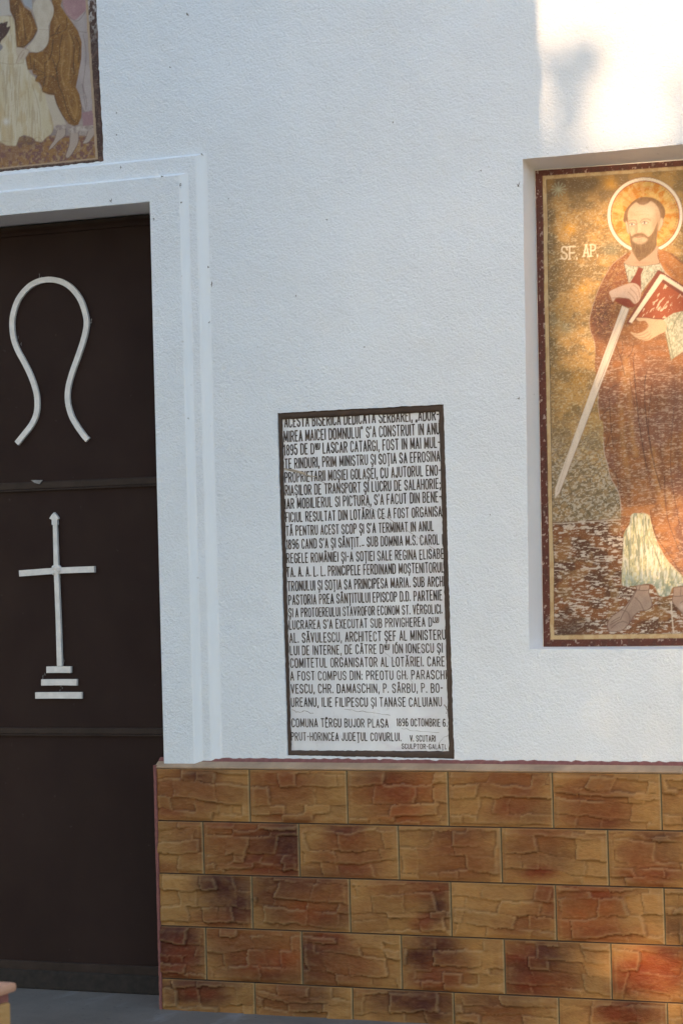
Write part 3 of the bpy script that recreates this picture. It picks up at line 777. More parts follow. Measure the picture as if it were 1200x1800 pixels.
for (T, text, p0, p1, cap_h) in LINES:
    a = Vector(W(*T(*p0), YL)); b = Vector(W(*T(*p1), YL))
    up = Vector(W(*T(p0[0]-cap_h*.03, p0[1]-cap_h), YL))-a
    gl, tot = layout(text)
    hdir = (b-a)/tot; upn = up
    stroke = up.length*.132*(1.0 if cap_h > 40 else 1.25)
    for (k, x, wd, s, rise, sup) in gl:
        jx, jz, js = r.gauss(0, .006), r.gauss(0, .012), 1+r.gauss(0, .012)
        pieces = []
        for st in G[k][1]:                      # sharp turns start a new cut of the chisel
            cur = [st[0]]
            for j in range(1, len(st)-1):
                cur.append(st[j])
                d0 = hdir*(st[j][0]-st[j-1][0])*wd+upn*(st[j][1]-st[j-1][1]); d1 = hdir*(st[j+1][0]-st[j][0])*wd+upn*(st[j+1][1]-st[j][1])
                if d0.length > 1e-6 and d1.length > 1e-6 and d0.angle(d1) > 1.2: pieces.append(cur); cur = [st[j]]
            cur.append(st[-1]); pieces.append(cur)
        for si, st in enumerate(pieces):
            P = []
            for (u, v) in st:
                # mitred corners stay sharp; letters wander a little as hand-cut ones do
                P.append(a+hdir*(x+jx+u*wd)+upn*((v*s*js+rise)+jz))
            if len(P) >= 2:
                e0 = (P[0]-P[1]).normalized()*stroke*.3; e1 = (P[-1]-P[-2]).normalized()*stroke*.3
                P[0] = P[0]+e0; P[-1] = P[-1]+e1
            let.ribbon(P, stroke*(.85 if sup else 1)*r.uniform(.9, 1.12), YL-.00006*si-.00001*(gl.index((k, x, wd, s, rise, sup)) % 7))
    for i, (k, x, wd, s, rise, sup) in enumerate(gl):
        if sup and (i == 0 or not gl[i-1][5]):
            e = max(g[1]+g[2] for g in gl[i:i+3] if g[5])
            let.ribbon([a+hdir*x+upn*.40, a+hdir*e+upn*.40], stroke*.7, YL)
let.build('lettering', M_INK, plaque)
def crack(pts, T, w0, y):
    q = MB()
    P = [W(*T(*p), y) for p in pts]
    P = [tuple(p) for p in catmull(P, 5)]
    P = [(p[0]+r.gauss(0, .0012), p[1]+r.gauss(0, .0012)) for p in P]
    q.ribbon(P, [w0*r.uniform(.4, 1.2) for _ in P], y); q.build('crack', M_CRACK, plaque)
crack([(100,432),(230,475),(400,545),(540,620),(720,730),(880,830),(980,900),(1060,950)], T1, .0016, YL-.0003)
crack([(150,803),(200,820),(230,812),(285,826)], T2, .0022, YL-.0003)
crack([(480,800),(560,812),(640,820),(760,838)], T2, .0014, YL-.0003)
crack([(830,920),(930,935),(1060,945)], T2, .0012, YL-.0003)
crack([(1120,962),(1080,990),(1045,1050)], T2, .0016, YL-.0003)
crack([(1095,770),(1112,800),(1108,830)], T2, .004, YL-.0003)
crack([(700,420),(800,520),(905,640)], T2, .0009, YL-.0003)
q = MB(); q.prism([W(*T1(*p), YL) for p in [(100,434),(160,440),(235,462),(238,474),(330,490),(250,486),(200,466),(108,446)]], YL-.0002, .0001)
q.build('chip', M_CHIP, plaque)

# ================================================================== PAINTINGS (flat icons painted on the wall)
class Canvas:
    def __init__(s, X, Z, y):
        s.X, s.Z = X, Z; s.px, s.py = PX(X, y, Z)
        s.C = np.zeros(X.shape+(3,)); s.L = np.zeros(X.shape, int); s.y = y
    def _box(s, P, pad):
        x0, y0 = P.min(0)-pad; x1, y1 = P.max(0)+pad
        return np.nonzero((s.px > x0) & (s.px < x1) & (s.py > y0) & (s.py < y1))
    def fill(s, pts, col, soft=.9, alpha=1, label=None, smooth=True, wob=0, tex=None, seed=1):
        P = np.array(catmull(pts, 4, True)) if smooth else np.array(pts, float)
        I = s._box(P, soft+wob+1); x, y = s.px[I], s.py[I]
        if wob:
            x = x+wob*2*(fbm(x/9, y/9, seed, 3)-.5); y = y+wob*2*(fbm(x/9+50, y/9, seed+1, 3)-.5)
        ins = np.zeros(x.shape, bool); d = np.full(x.shape, 1e9)
        for (ax, ay), (bx, by) in zip(P, np.roll(P, -1, 0)):
            c = ((ay > y) != (by > y))
            if by != ay: ins ^= c & (x < (bx-ax)*(y-ay)/(by-ay)+ax)
            l2 = (bx-ax)**2+(by-ay)**2+1e-9
            t = np.clip(((x-ax)*(bx-ax)+(y-ay)*(by-ay))/l2, 0, 1)
            d = np.minimum(d, np.hypot(x-ax-t*(bx-ax), y-ay-t*(by-ay)))
        sd = np.where(ins, d, -d); a = np.clip(.5+sd/(2*soft), 0, 1)*alpha
        c = np.array(col, float)
        if tex is not None:
            c2, sx, sy, amt, sdx = tex
            t = sstep(.5-.22, .5+.22, fbm(x/sx, y/sy, sdx, 4))*amt
            c = c+(np.array(c2)-c)*t[:, None]
        s.C[I] = s.C[I]+(c-s.C[I])*a[:, None]
        if label is not None:
            k = sd > 0; s.L[(I[0][k], I[1][k])] = label
    def stroke(s, pts, wd, col, alpha=1, soft=.7, label=None, smooth=True):
        P = np.array(catmull(pts, 5)) if smooth and len(pts) > 2 else np.array(pts, float)
        I = s._box(P, wd+soft+1); x, y = s.px[I], s.py[I]; d = np.full(x.shape, 1e9)
        for (ax, ay), (bx, by) in zip(P[:-1], P[1:]):
            l2 = (bx-ax)**2+(by-ay)**2+1e-9
            t = np.clip(((x-ax)*(bx-ax)+(y-ay)*(by-ay))/l2, 0, 1)
            d = np.minimum(d, np.hypot(x-ax-t*(bx-ax), y-ay-t*(by-ay)))
        a = np.clip(.5+(wd/2-d)/(2*soft), 0, 1)*alpha
        s.C[I] = s.C[I]+(np.array(col)-s.C[I])*a[:, None]
        if label is not None:
            k = d < wd/2; s.L[(I[0][k], I[1][k])] = label
    def blob(s, cx, cy, rx, ry, col, alpha=.6, pw=1.0, wob=0, seed=3):
        x = s.px+wob*2*(fbm(s.px/10, s.py/10, seed)-.5); y = s.py+wob*2*(fbm(s.px/10+40, s.py/10, seed)-.5)
        a = np.exp(-(((x-cx)/rx)**2+((y-cy)/ry)**2)**pw)*alpha
        s.C += (np.array(col)-s.C)*a[..., None]
    def wear(s, mask, col, sx, sy, lo, hi, amt, seed, warp=0):
        x = s.px+warp*(fbm(s.px/13, s.py/13, seed+9)-.5); y = s.py+warp*(fbm(s.px/17+9, s.py/7, seed+4)-.5)
        t = sstep(lo, hi, fbm(x/sx, y/sy, seed, 4))*amt*mask
        s.C += (np.array(col)-s.C)*t[..., None]
    def parts(s, names, mats, parent):
        nz, nx = s.X.shape; i = np.arange(nz*nx).reshape(nz, nx)
        F = np.stack([i[:-1, :-1], i[:-1, 1:], i[1:, 1:], i[1:, :-1]], -1).reshape(-1, 4)
        lf = np.maximum(np.maximum(s.L[:-1, :-1], s.L[1:, 1:]), np.maximum(s.L[1:, :-1], s.L[:-1, 1:])).ravel()
        V = np.stack([s.X, np.full_like(s.X, s.y), s.Z], -1).reshape(-1, 3); C = np.clip(s.C, .004, .95).reshape(-1, 3)
        for k, (nm, mt) in enumerate(zip(names, mats)):
            f = F[lf == k]
            if not len(f): continue
            u, inv = np.unique(f.ravel(), return_inverse=True)
            mesh_obj(nm, V[u], inv.reshape(-1, 4), mt, parent, col=C[u])

# ---------------------------------------------------------------- right icon: standing bearded apostle
icon = empty('apostle_icon', (1.6, YM, .45))
tag(icon, 'tall weathered wall painting of a haloed bearded man with sword and book, in a niche', 'wall painting')
xs = np.concatenate([np.arange(MU[1][0]-.03, 1.78, .0028), np.arange(1.78, 2.0751, .006)]); zs = np.arange(.440, 2.1745, .0028)
cv = Canvas(*np.meshgrid(xs, zs), YM)
# shift: rows follow the slight lean of the left edge
Xl = MU[1][0]+(MU[0][0]-MU[1][0])*(cv.Z-MU[1][1])/(MU[0][1]-MU[1][1])
cv.X = np.maximum(cv.X, Xl-.0) if False else Xl+(cv.X-xs[0])*(2.075-Xl)/(2.075-xs[0])
Zt = MU[0][1]+(MU[3][1]-MU[0][1])*(cv.X-MU[0][0])/(MU[3][0]-MU[0][0]); cv.Z = .440+(cv.Z-.440)*(Zt-.440)/(zs[-1]-.440)
cv.px, cv.py = PX(cv.X, YM, cv.Z)
P6 = lambda *p: [(900+x/4, 240+y/4) for x, y in p]
P7 = lambda *p: [(900+x/3.6, 660+y/3.6) for x, y in p]
P5 = lambda *p: [(1020+x/6.667, 300+y/6.667) for x, y in p]
PF = lambda *p: [(1030+x/6.923, 880+y/6.923) for x, y in p]
px, py = cv.px, cv.py
one = np.ones_like(px)
och = np.array((.45, .25, .075)); oliv = np.array((.20, .125, .05))
t = sstep(.38, .62, fbm(px/26, py/20, 3, 5))
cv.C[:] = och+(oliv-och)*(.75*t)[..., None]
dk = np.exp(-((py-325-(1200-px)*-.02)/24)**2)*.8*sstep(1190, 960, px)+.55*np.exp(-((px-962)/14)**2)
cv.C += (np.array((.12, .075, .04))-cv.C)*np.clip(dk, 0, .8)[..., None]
low = sstep(690, 880, py)
cv.C += (np.array((.22, .16, .09))-cv.C)*(.75*low)[..., None]
for (x, y, rx, ry, a) in ((690,330,50,40,.75),(410,650,45,40,.8),(490,1065,35,30,.7),(460,1700,45,40,.6),(260,330,40,60,.2),(620,600,50,40,.3)):
    cv.blob(900+x/4, 240+y/4, rx/4, ry/4, (.62, .30, .035), a, 1.2, 3)
for (x, y, rx, ry, a) in ((690,790,70,60,.5),(380,1350,55,45,.6),(300,1300,40,30,.4),(560,1400,50,60,.25)):
    cv.blob(900+x/4, 240+y/4, rx/4, ry/4, (.24, .24, .15), a, 1.1, 3)
for (x, y) in ((535, 540), (415, 30), (310, 860)):
    cv.blob(900+x/3.6, 660+y/3.6, 11, 10, (.36, .19, .05), .6, 1, 3)
for k in range(6):
    a = math.pi*k/6; cv.stroke([(981+13*math.cos(a), 333+12*math.sin(a)), (981-13*math.cos(a), 333-12*math.sin(a))], 1.7, (.34, .34, .22), .8, 1.2)
cv.wear(sstep(330, 380, py)*sstep(900, 800, py), (.60, .46, .26), 3.2, 2.0, .56, .70, .55, 5, 5)
cv.wear(sstep(330, 380, py), (.12, .08, .035), 4, 2.2, .58, .72, .4, 15, 8)
# cross-hatched lower field
hat = np.maximum(sstep(.55, .8, np.sin((px*.9+py*1.1)/3.4+4*fbm(px/12, py/12, 2))), sstep(.55, .8, np.sin((px*1.1-py*.8)/3.9+4*fbm(px/14, py/12, 7))))
cv.C += (np.array((.10, .075, .04))-cv.C)*(hat*.55*sstep(720, 850, py)*sstep(925, 900, py))[..., None]
cv.wear(sstep(720, 860, py), (.55, .48, .38), 3.4, 2.2, .50, .64, .6, 8, 6)
# brown ground with dry-brushed streaks
gr = sstep(-1, 1, py-(918-.05*(px-968)))
gcol = np.array((.20, .075, .024))+(np.array((.10, .038, .016))-np.array((.20, .075, .024)))*sstep(.4, .6, fbm(px/30, py/18, 61))[..., None]
cv.C += (gcol-cv.C)*gr[..., None]
cv.wear(gr, (.62, .53, .44), 8, 1.9, .54, .67, .8, 33, 5)
cv.wear(gr*sstep(1060, 1110, py)*sstep(1060, 1000, px), (.07, .032, .017), 40, 14, .35, .5, .85, 37)
cv.wear(gr*sstep(.5, .6, fbm(px/30, py/40, 71)), (.36, .20, .07), 26, 12, .45, .6, .35, 39)
cv.stroke(P7((255, 938), (420, 930), (690, 912)), 1.6, (.55, .46, .36), .9)
cv.stroke(PF((1030, 1230), (1040, 1420), (1057, 1590)), 2.2, (.62, .50, .38), .9)
cv.stroke(PF((1040, 1588), (1100, 1582)), 1.4, (.62, .50, .38), .7)
fig = 0
# halo
hc = np.array(P5((752, 523))[0]); hr = 441/6.667
d = np.hypot(px-hc[0], (py-hc[1])*.997); ang = np.arctan2(py-hc[1], px-hc[0])
gold = np.array((.54, .20, .022))+(np.array((.60, .35, .09))-np.array((.54, .20, .022)))*sstep(.4, .62, fbm(px/9, py/9, 91))[..., None]
rays = sstep(.42, .6, fbm(ang*9+20, d/30, 93, 3)); gold = gold+(np.array((.68, .44, .17))-gold)*(.4*rays)[..., None]
m = np.clip(hr-d+.5, 0, 1); cv.C += (gold-cv.C)*m[..., None]; cv.L[d < hr] = 3
for (r0, r1, c) in ((hr-5.4, hr, (.80, .66, .50)), (hr-6.9, hr-5.6, (.33, .09, .05)), (hr+.1, hr+1.1, (.30, .14, .06))):
    m = np.clip(np.minimum(d-r0, r1-d)+.5, 0, 1); cv.C += (np.array(c)-cv.C)*m[..., None]
for k in range(26):
    a = -1.0+k*.085; cv.blob(hc[0]+(hr-10)*math.cos(a), hc[1]+(hr-10)*math.sin(a), 1.3, 1.3, (.26, .10, .04), .7)
# robe and cloak
robe = P6((825,815),(760,850),(700,900),(650,980),(610,1060),(580,1140),(555,1220),(542,1300),(550,1370),(575,1440),(582,1520),(578,1600),(590,1690))+P7((548,40),(545,110),(540,180),(550,270),(572,300),(576,420),(582,500),(600,560),(615,640),(650,700),(675,760),(685,850),(688,930),(696,990))+P7((860,960),(900,1010),(930,1090),(975,1170),(1070,1265),(1130,1290))+[(1225,1030),(1240,990),(1243,800),(1240,650),(1248,560),(1232,505),(1215,475)]+P5((1200,1080),(1100,985),(985,940),(905,932),(880,1000),(740,1060),(580,960))
cv.fill(robe, (.30, .115, .036), 1, 1, 4, True, 0, ((.20, .085, .035), 12, 9, .8, 3))
cloak = P6((825,815),(760,850),(700,900),(650,980),(610,1060),(580,1140),(555,1220),(542,1300),(550,1370),(575,1435),(640,1420),(690,1390),(730,1300),(720,1180),(690,1095),(800,1030),(815,1000),(790,900))
cv.fill(cloak, (.31, .12, .04), 1, 1, None, True, 0, ((.22, .07, .03), 9, 8, .8, 31))
cv.fill(P6((1020,790),(1050,800),(1110,830),(1160,870),(1200,900),(1300,960),(1300,1120),(1200,1060),(1080,975),(1050,920),(1030,860)), (.42, .165, .045), 1, 1, None, True, 0, ((.36, .13, .04), 9, 8, .6, 32))
C0 = cv.C.copy(); cv.blob(1055, 556, 22, 34, (.085, .032, .020), .85, 1.5, 4); cv.blob(1066, 588, 20, 14, (.09, .035, .02), .7, 1, 4); cv.blob(1060, 505, 14, 26, (.17, .06, .03), .5, 1, 4)
cv.C = np.where((cv.L == 4)[..., None], cv.C, C0)
for k in range(40):
    rr = random.Random(k); cv.blob(1038+rr.random()*40, 525+rr.random()*60, 2.6, 2.6, (.24, .10, .06) if k % 2 else (.08, .03, .02), .55, 1, 1)
rm = (cv.L == 4)*1.
def fold(pts, wd, col, al):                    # broad soft fold, kept on the robe
    C0 = cv.C.copy(); cv.stroke(pts, wd, col, al, wd*.45); cv.C = np.where((cv.L == 4)[..., None], cv.C, C0)
for pts_, wd, al in ((P7((800,-20),(815,300),(860,620),(900,800)), 7, .5), (P7((650,60),(640,300),(665,560),(700,800)), 8, .4), (P7((560,60),(590,300),(625,520),(690,760)), 5, .45), (P7((900,40),(930,400),(960,640),(1010,900),(1080,1120)), 8, .45),
                     (P7((1010,-60),(1040,300),(1050,700)), 9, .5), (P6((760,900),(700,1000),(660,1120)), 6, .35), (P6((1080,900),(1150,980)), 5, .4), (P6((660,1440),(690,1560),(680,1700)), 6, .35), (P7((720,640),(740,800),(735,900)), 6, .4)):
    fold(pts_, wd, (.13, .045, .022), al)
for pts_, wd, al in ((P7((740,-40),(745,200),(780,500)), 8, .45), (P7((690,200),(700,420),(730,640)), 7, .35), (P7((880,420),(900,620),(960,860)), 7, .4), (P6((800,1560),(790,1700),(800,1800)), 8, .5), (P6((730,930),(680,1040)), 4, .35), (P7((980,720),(1020,950),(1070,1150)), 7, .4)):
    fold(pts_, wd, (.50, .25, .085), al)
cv.blob(1135, 690, 40, 45, (.16, .06, .035), .65, 1.3, 8); cv.C[cv.L != 4] = cv.C[cv.L != 4]
cv.wear(rm*sstep(590, 720, py), (.20, .085, .055), 60, 50, .42, .6, .65, 41)
cv.wear(rm*sstep(560, 680, py), (.60, .42, .30), 6, 1.7, .54, .72, .5, 43, 3)
cv.wear(rm*sstep(620, 560, py), (.50, .28, .12), 3, 2, .56, .72, .5, 44, 3)
cv.wear(rm*sstep(840, 900, py), (.42, .17, .055), 20, 16, .45, .6, .6, 45, 4)
ln = (.06, .02, .015)
for s_, wd in ((P6((730,1470),(760,1560),(790,1680)), 1.1), (P6((850,1460),(835,1520),(800,1560)), 1.1), (P6((860,1520),(850,1600),(870,1760)), 1), (P6((770,1440),(775,1500),(760,1540)), 1),
               (P6((945,1650),(920,1760)), 1), (P7((770,0),(800,300),(850,600)), 1.6), (P7((840,0),(838,200),(880,500),(920,650),(940,720)), 1.6), (P7((610,140),(625,350),(642,470)), 1.2),
               (P7((555,270),(610,200)), 1), (P7((580,480),(625,350)), 1.1), (P7((600,560),(660,640),(670,740)), 1), (P7((870,850),(900,1000),(1000,1150),(1070,1265)), 1.2), (P7((600,110),(640,70),(670,60)), 1),
               (P7((690,1000),(740,935),(760,880)), 1.3), (P7((740,20),(775,200)), 1), (P7((880,60),(860,330),(900,560)), 1), (P7((960,640),(980,900),(1060,1120)), 1.1), (P7((1020,200),(1000,600),(1060,960)), 1)):
    cv.stroke(s_, wd, ln, .75)
cv.stroke(P6((800,818),(760,852),(700,902),(650,982),(610,1062),(580,1142),(555,1222),(540,1302),(550,1372),(575,1442),(580,1520)), 1.1, (.60, .46, .34), .5)
cv.stroke(P7((545,110),(540,180),(552,270)), 1, (.6, .48, .38), .6); cv.stroke(P7((575,420),(582,500),(600,560),(617,640),(650,700),(677,760),(687,850)), 1.3, (.62, .52, .42), .6)
# undergarment hem
hem = P7((752,880),(800,872),(856,880),(872,930),(890,1010),(925,1090),(980,1180),(1070,1270),(1120,1290),(1120,1320),(1040,1335),(1010,1345),(990,1390),(930,1395),(900,1335),(860,1318),(800,1325),(760,1332),(700,1330),(690,1290),(694,1200),(700,1080),(706,1000),(740,940))
cv.fill(hem, (.56, .50, .30), 1, 1, 11, True, 0, ((.26, .26, .14), 2.2, 3.2, .6, 52), 5)
mh = (cv.L == 11)*1.
cv.wear(mh, (.66, .62, .52), 3, 22, .45, .62, .7, 58); cv.wear(mh, (.17, .19, .12), 2.6, 18, .52, .66, .75, 57)
cv.wear(mh*sstep(985, 1015, py), (.40, .44, .42), 4, 8, .4, .6, .6, 59)
cv.wear(mh*sstep(1005, 1030, py), (.17, .22, .17), 5, 4, .40, .6, .8, 55)
for s_ in (P7((765,900),(790,1060),(805,1200),(800,1290)), P7((840,890),(855,1010),(900,1100),(945,1260),(960,1380)), P7((720,980),(735,1100),(740,1260)), P7((900,1120),(950,1240),(950,1330)), P7((810,1290),(770,1330)), P7((1040,1250),(1010,1330))):
    cv.stroke(s_, 1.4, (.16, .17, .09), .8)
cv.stroke(P7((865,890),(895,1010),(930,1090),(985,1180),(1072,1268)), 1.4, (.66, .58, .34), .8)
# feet in strapped sandals
foot = PF((600,1045),(640,1030),(760,1030),(757,1110),(790,1220),(795,1280),(740,1330),(640,1350),(570,1410),(530,1480),(450,1565),(380,1592),(290,1590),(255,1540),(265,1470),(320,1400),(420,1330),(500,1250),(560,1150),(605,1085))
cv.fill(foot, (.36, .25, .185), 1, 1, 6, True, 0, ((.30, .20, .15), 9, 9, .6, 4))
cv.stroke(foot+foot[:1], 1.3, (.10, .04, .03), .75)
cv.blob(*PF((520, 1440))[0], 9, 12, (.16, .08, .06), .5); cv.blob(*PF((300, 1530))[0], 9, 9, (.2, .11, .08), .5)
for s_ in (PF((600,1085),(680,1095),(760,1088)), PF((590,1180),(650,1240),(697,1340)), PF((605,1100),(520,1250),(450,1370),(412,1450)), PF((430,1330),(500,1360),(530,1440),(512,1500)), PF((410,1482),(450,1470),(500,1492)),
           PF((300,1480),(350,1448),(402,1420)), PF((290,1512),(345,1478),(397,1452)), PF((300,1552),(350,1510),(402,1476)), PF((650,1040),(640,1090))):
    cv.stroke(s_, 1.1, (.09, .045, .04), .85)
f2 = PF((1060,1060),(1130,1050),(1230,1050),(1260,1180),(1320,1300),(1330,1420),(1280,1470),(1200,1420),(1130,1330),(1060,1260),(1042,1200),(1055,1150))
cv.fill(f2, (.34, .23, .17), 1, 1, 15); cv.stroke(f2+f2[:1], 1.2, (.10, .04, .03), .7)
cv.stroke(PF((1060,1160),(1120,1165),(1200,1150)), 1.1, (.09, .045, .04), .85); cv.stroke(PF((1140,1250),(1200,1200)), 1.1, (.09, .045, .04), .85); cv.stroke(PF((1150, 1060), (1140, 1150)), 1, (.09, .045, .04), .7)
cv.blob(*PF((1160, 1290))[0], 5, 6, (.55, .45, .38), .6)
# inner shirt at the chest, neck
chest = P5((505,1085),(560,1105),(660,1118),(790,1102),(930,1088),(960,1140),(990,1195),(900,1185),(780,1330),(700,1440),(690,1400),(640,1310),(560,1312),(540,1230))
cv.fill(chest, (.52, .47, .35), .8, 1, 5, False, 0, ((.17, .18, .12), 2, 2.2, .75, 66))
cv.stroke(P5((505,1085),(535,1210),(560,1312)), 1.1, (.10, .05, .03), .8); cv.stroke(P5((930,1088),(990,1195),(1060,1260)), 1.6, (.62, .52, .38), .9)
neck = P5((575,930),(590,960),(540,1040),(500,1078),(570,1108),(680,1118),(800,1106),(915,1085),(895,1000),(885,880))
cv.fill(neck, (.44, .29, .18), .8, 1, 2); cv.stroke(P5((500,1080),(570,1110),(680,1120),(800,1108),(915,1086)), 1, (.2, .1, .06), .7)
cv.stroke(P5((900,940),(905,1010),(930,1080),(985,1190)), 1, (.2, .08, .04), .7)
# hair, face, beard
hair = P5((515,610),(503,540),(520,470),(560,410),(610,360),(680,318),(760,308),(860,325),(935,375),(978,440),(988,500),(972,560),(930,580),(700,640))
cv.fill(hair, (.24, .12, .045), .8, 1, 2, True, 0, ((.17, .08, .03), 3, 5, .7, 71))
face = P5((556,600),(548,520),(565,450),(610,395),(650,372),(690,397),(740,402),(790,380),(822,358),(880,400),(918,470),(930,550),(915,620),(890,690),(880,770),(820,830),(700,850),(600,790),(568,720),(548,670))
cv.fill(face, (.56, .39, .24), .9, 1, 2, True, 0, ((.50, .33, .19), 8, 8, .5, 72))
for e in (P5((522,600),(545,608),(560,690),(562,745),(538,700)), P5((922,570),(955,556),(964,600),(945,660),(905,705))):
    cv.fill(e, (.62, .43, .27), .8, 1, 2); cv.stroke(e+e[:1], .8, (.22, .11, .06), .7)
beard = P5((572,728),(600,775),(640,745),(690,735),(735,742),(785,775),(835,735),(880,640),(902,600),(900,700),(890,800),(885,880),(840,950),(770,1010),(715,1045),(685,1062),(660,1040),(615,970),(590,900),(577,820))
cv.fill(beard, (.25, .145, .065), .9, 1, 2, True, 0, ((.17, .09, .04), 2.2, 8, .8, 73))
cv.fill(P5((610,790),(680,770),(740,780),(785,800),(760,840),(700,862),(640,850),(610,820)), (.55, .38, .23), 2, .9)
cv.stroke(P5((590,790),(630,752),(690,742),(740,748),(790,795)), 3.2, (.24, .13, .06), .85, 1.2)
cv.stroke(P5((645,778),(685,780),(725,772)), 1.1, (.22, .08, .05), .95); cv.stroke(P5((660,800),(690,806),(712,798)), 1.3, (.45, .2, .13), .7)
cv.stroke(P5((655,622),(660,690),(648,720),(665,735),(690,738),(712,722)), 1.0, (.26, .13, .07), .85)
cv.fill(P5((630,640),(655,630),(660,700),(645,730),(625,720)), (.45, .28, .16), 2.2, .5)
cv.blob(*P5((905, 600))[0], 6, 14, (.34, .2, .1), .6); cv.blob(*P5((560, 640))[0], 3, 10, (.45, .29, .17), .5); cv.blob(*P5((780, 470))[0], 16, 12, (.72, .54, .36), .5)
for (c, l) in (((598, 630), -1), ((745, 612), 1)):
    cx, cy = c
    cv.fill(P5((cx-34,cy+2),(cx-10,cy-14),(cx+18,cy-12),(cx+38,cy-2),(cx+12,cy+14),(cx-14,cy+14)), (.72, .60, .46), .7, .9)
    cv.stroke(P5((cx-38,cy+2),(cx-10,cy-17),(cx+18,cy-16),(cx+46,cy-2)), 1.1, (.14, .07, .04), .9)
    cv.stroke(P5((cx-28,cy+14),(cx,cy+20),(cx+30,cy+10)), .9, (.25, .13, .08), .7)
    cv.blob(*P5((cx, cy))[0], 2.0, 2.0, (.10, .05, .03), .95, 2)
cv.stroke(P5((560,590),(600,580),(645,588),(657,625)), 1.2, (.22, .11, .06), .85); cv.stroke(P5((693,605),(728,570),(775,564),(815,582)), 1.2, (.22, .11, .06), .85)
# modelling of the face
for (x, y, rx, ry, c, a) in ((890,520,30,60,(.40,.25,.13),.5),(590,520,26,60,(.44,.28,.15),.45),(690,660,16,40,(.66,.48,.30),.5),(620,700,26,24,(.62,.43,.26),.4),(790,690,40,26,(.62,.43,.26),.4),(640,690,10,40,(.36,.21,.11),.45),(850,640,26,60,(.38,.23,.12),.5),(720,450,70,30,(.66,.48,.31),.45),(745,640,34,10,(.42,.26,.15),.35),(600,660,30,10,(.42,.26,.15),.35),(700,1080,90,16,(.30,.18,.10),.5)):
    C0 = cv.C.copy(); q5 = P5((x, y))[0]; cv.blob(q5[0], q5[1], rx/6.667, ry/6.667, c, a); cv.C = np.where((cv.L == 2)[..., None], cv.C, C0)
cv.stroke(P5((620,520),(700,512),(800,522)), .8, (.36,.22,.12), .5); cv.stroke(P5((640,480),(710,472),(780,482)), .8, (.36,.22,.12), .4)
for k in range(16):
    x = 600+k*17; cv.stroke(P5((x, 830+10*math.sin(k)), (x+.25*(690-x), 930), (x+.6*(690-x), 1010)), .7, (.10,.055,.025), .55)
# sword
cv.fill(P5((675,1125),(735,1148),(705,1215),(706,1400),(650,1335),(575,1312),(640,1210)), (.20, .04, .02), .8, 1, 8, False)
blade = P6((770,1190),(820,1212))+P7((578,10),(300,740),(268,778),(270,715),(530,0))
cv.fill(blade, (.66, .55, .43), .8, 1, 8, False, 0, ((.56, .46, .37), 6, 20, .7, 81))
cv.stroke(P6((790,1210),(690,1440),(585,1720))+P7((470,110),(285,735)), .9, (.36, .27, .2), .6); cv.stroke(P6((818,1212),(715,1470),(600,1760)), 1, (.2, .09, .05), .6); cv.stroke(P7((578,10),(300,740)), 1.1, (.2, .09, .05), .6)
cv.fill(P6((716,1150),(800,1132),(880,1165),(840,1202),(780,1188)), (.20, .04, .02), .8, 1, 8)
# book
book = P6((1018,942),(1034,940),(1330,1130),(1190,1335),(1060,1285),(870,1280),(822,1322),(800,1308))
cv.fill(book, (.18, .045, .025), .8, 1, 7, False)
cv.fill(P6((1038,968),(1062,972),(1325,1140),(1310,1165),(1058,1002),(838,1312),(816,1302)), (.72, .58, .42), .8, 1, None, False)
cv.fill(P6((1046,1022),(1300,1185),(1215,1265),(1060,1278),(880,1268)), (.30, .07, .026), .8, 1, None, False)
cvm = (cv.L == 7)*1.; cvm2 = cvm*(np.abs(cv.C[..., 0]-.30) < .05)
x_, y_ = px*.8+py*.6, py*.8-px*.6
t = sstep(.60, .72, fbm(x_/3.5, y_/9, 83, 4))*.85*cvm2*sstep(1075, 1120, px); cv.C += (np.array((.66, .5, .34))-cv.C)*t[..., None]
# sleeve and hands
slv = P6((1058,1290),(1130,1242),(1250,1215),(1280,1480),(1200,1510),(1130,1560),(1114,1572),(1098,1500),(1078,1400))
cv.fill(slv, (.54, .49, .35), .8, 1, 12, False, 0, ((.19, .20, .12), 2, 3, .7, 86))
for s_ in (P6((1190,1230),(1150,1290),(1118,1370)), P6((1080,1400),(1100,1500),(1116,1572)), P6((1080,1330),(1110,1470),(1130,1556))): cv.stroke(s_, 1.6, (.15, .13, .07), .8)
h1 = P6((680,1092),(720,1070),(790,1042),(845,1030),(885,1048),(902,1090),(897,1140),(872,1172),(850,1172),(820,1142),(780,1134),(730,1132),(706,1162),(690,1125))
cv.fill(h1, (.50, .35, .26), .8, 1, 13, True, 0, ((.5, .36, .28), 6, 6, .6, 87))
for s_ in (P6((846,1042),(880,1070),(893,1130)), P6((828,1068),(868,1108),(880,1152)), P6((812,1092),(848,1130),(864,1168)), P6((700,1136),(780,1136),(822,1144),(850,1174))): cv.stroke(s_, 1.0, (.2, .1, .06), .8)
h2 = P6((872,1276),(940,1276),(1010,1286),(1060,1290),(1082,1325),(1072,1370),(1030,1392),(980,1420),(940,1436),(890,1424),(850,1400),(830,1374),(870,1384),(920,1368),(952,1330),(930,1296),(890,1298))
cv.fill(h2, (.54, .36, .21), .8, 1, 14)
for s_ in (P6((845,1392),(900,1398),(950,1372)), P6((870,1412),(925,1412),(965,1388)), P6((900,1425),(950,1426),(975,1400)), P6((930,1296),(955,1330),(922,1368),(870,1386))): cv.stroke(s_, 1.0, (.24, .12, .06), .8)
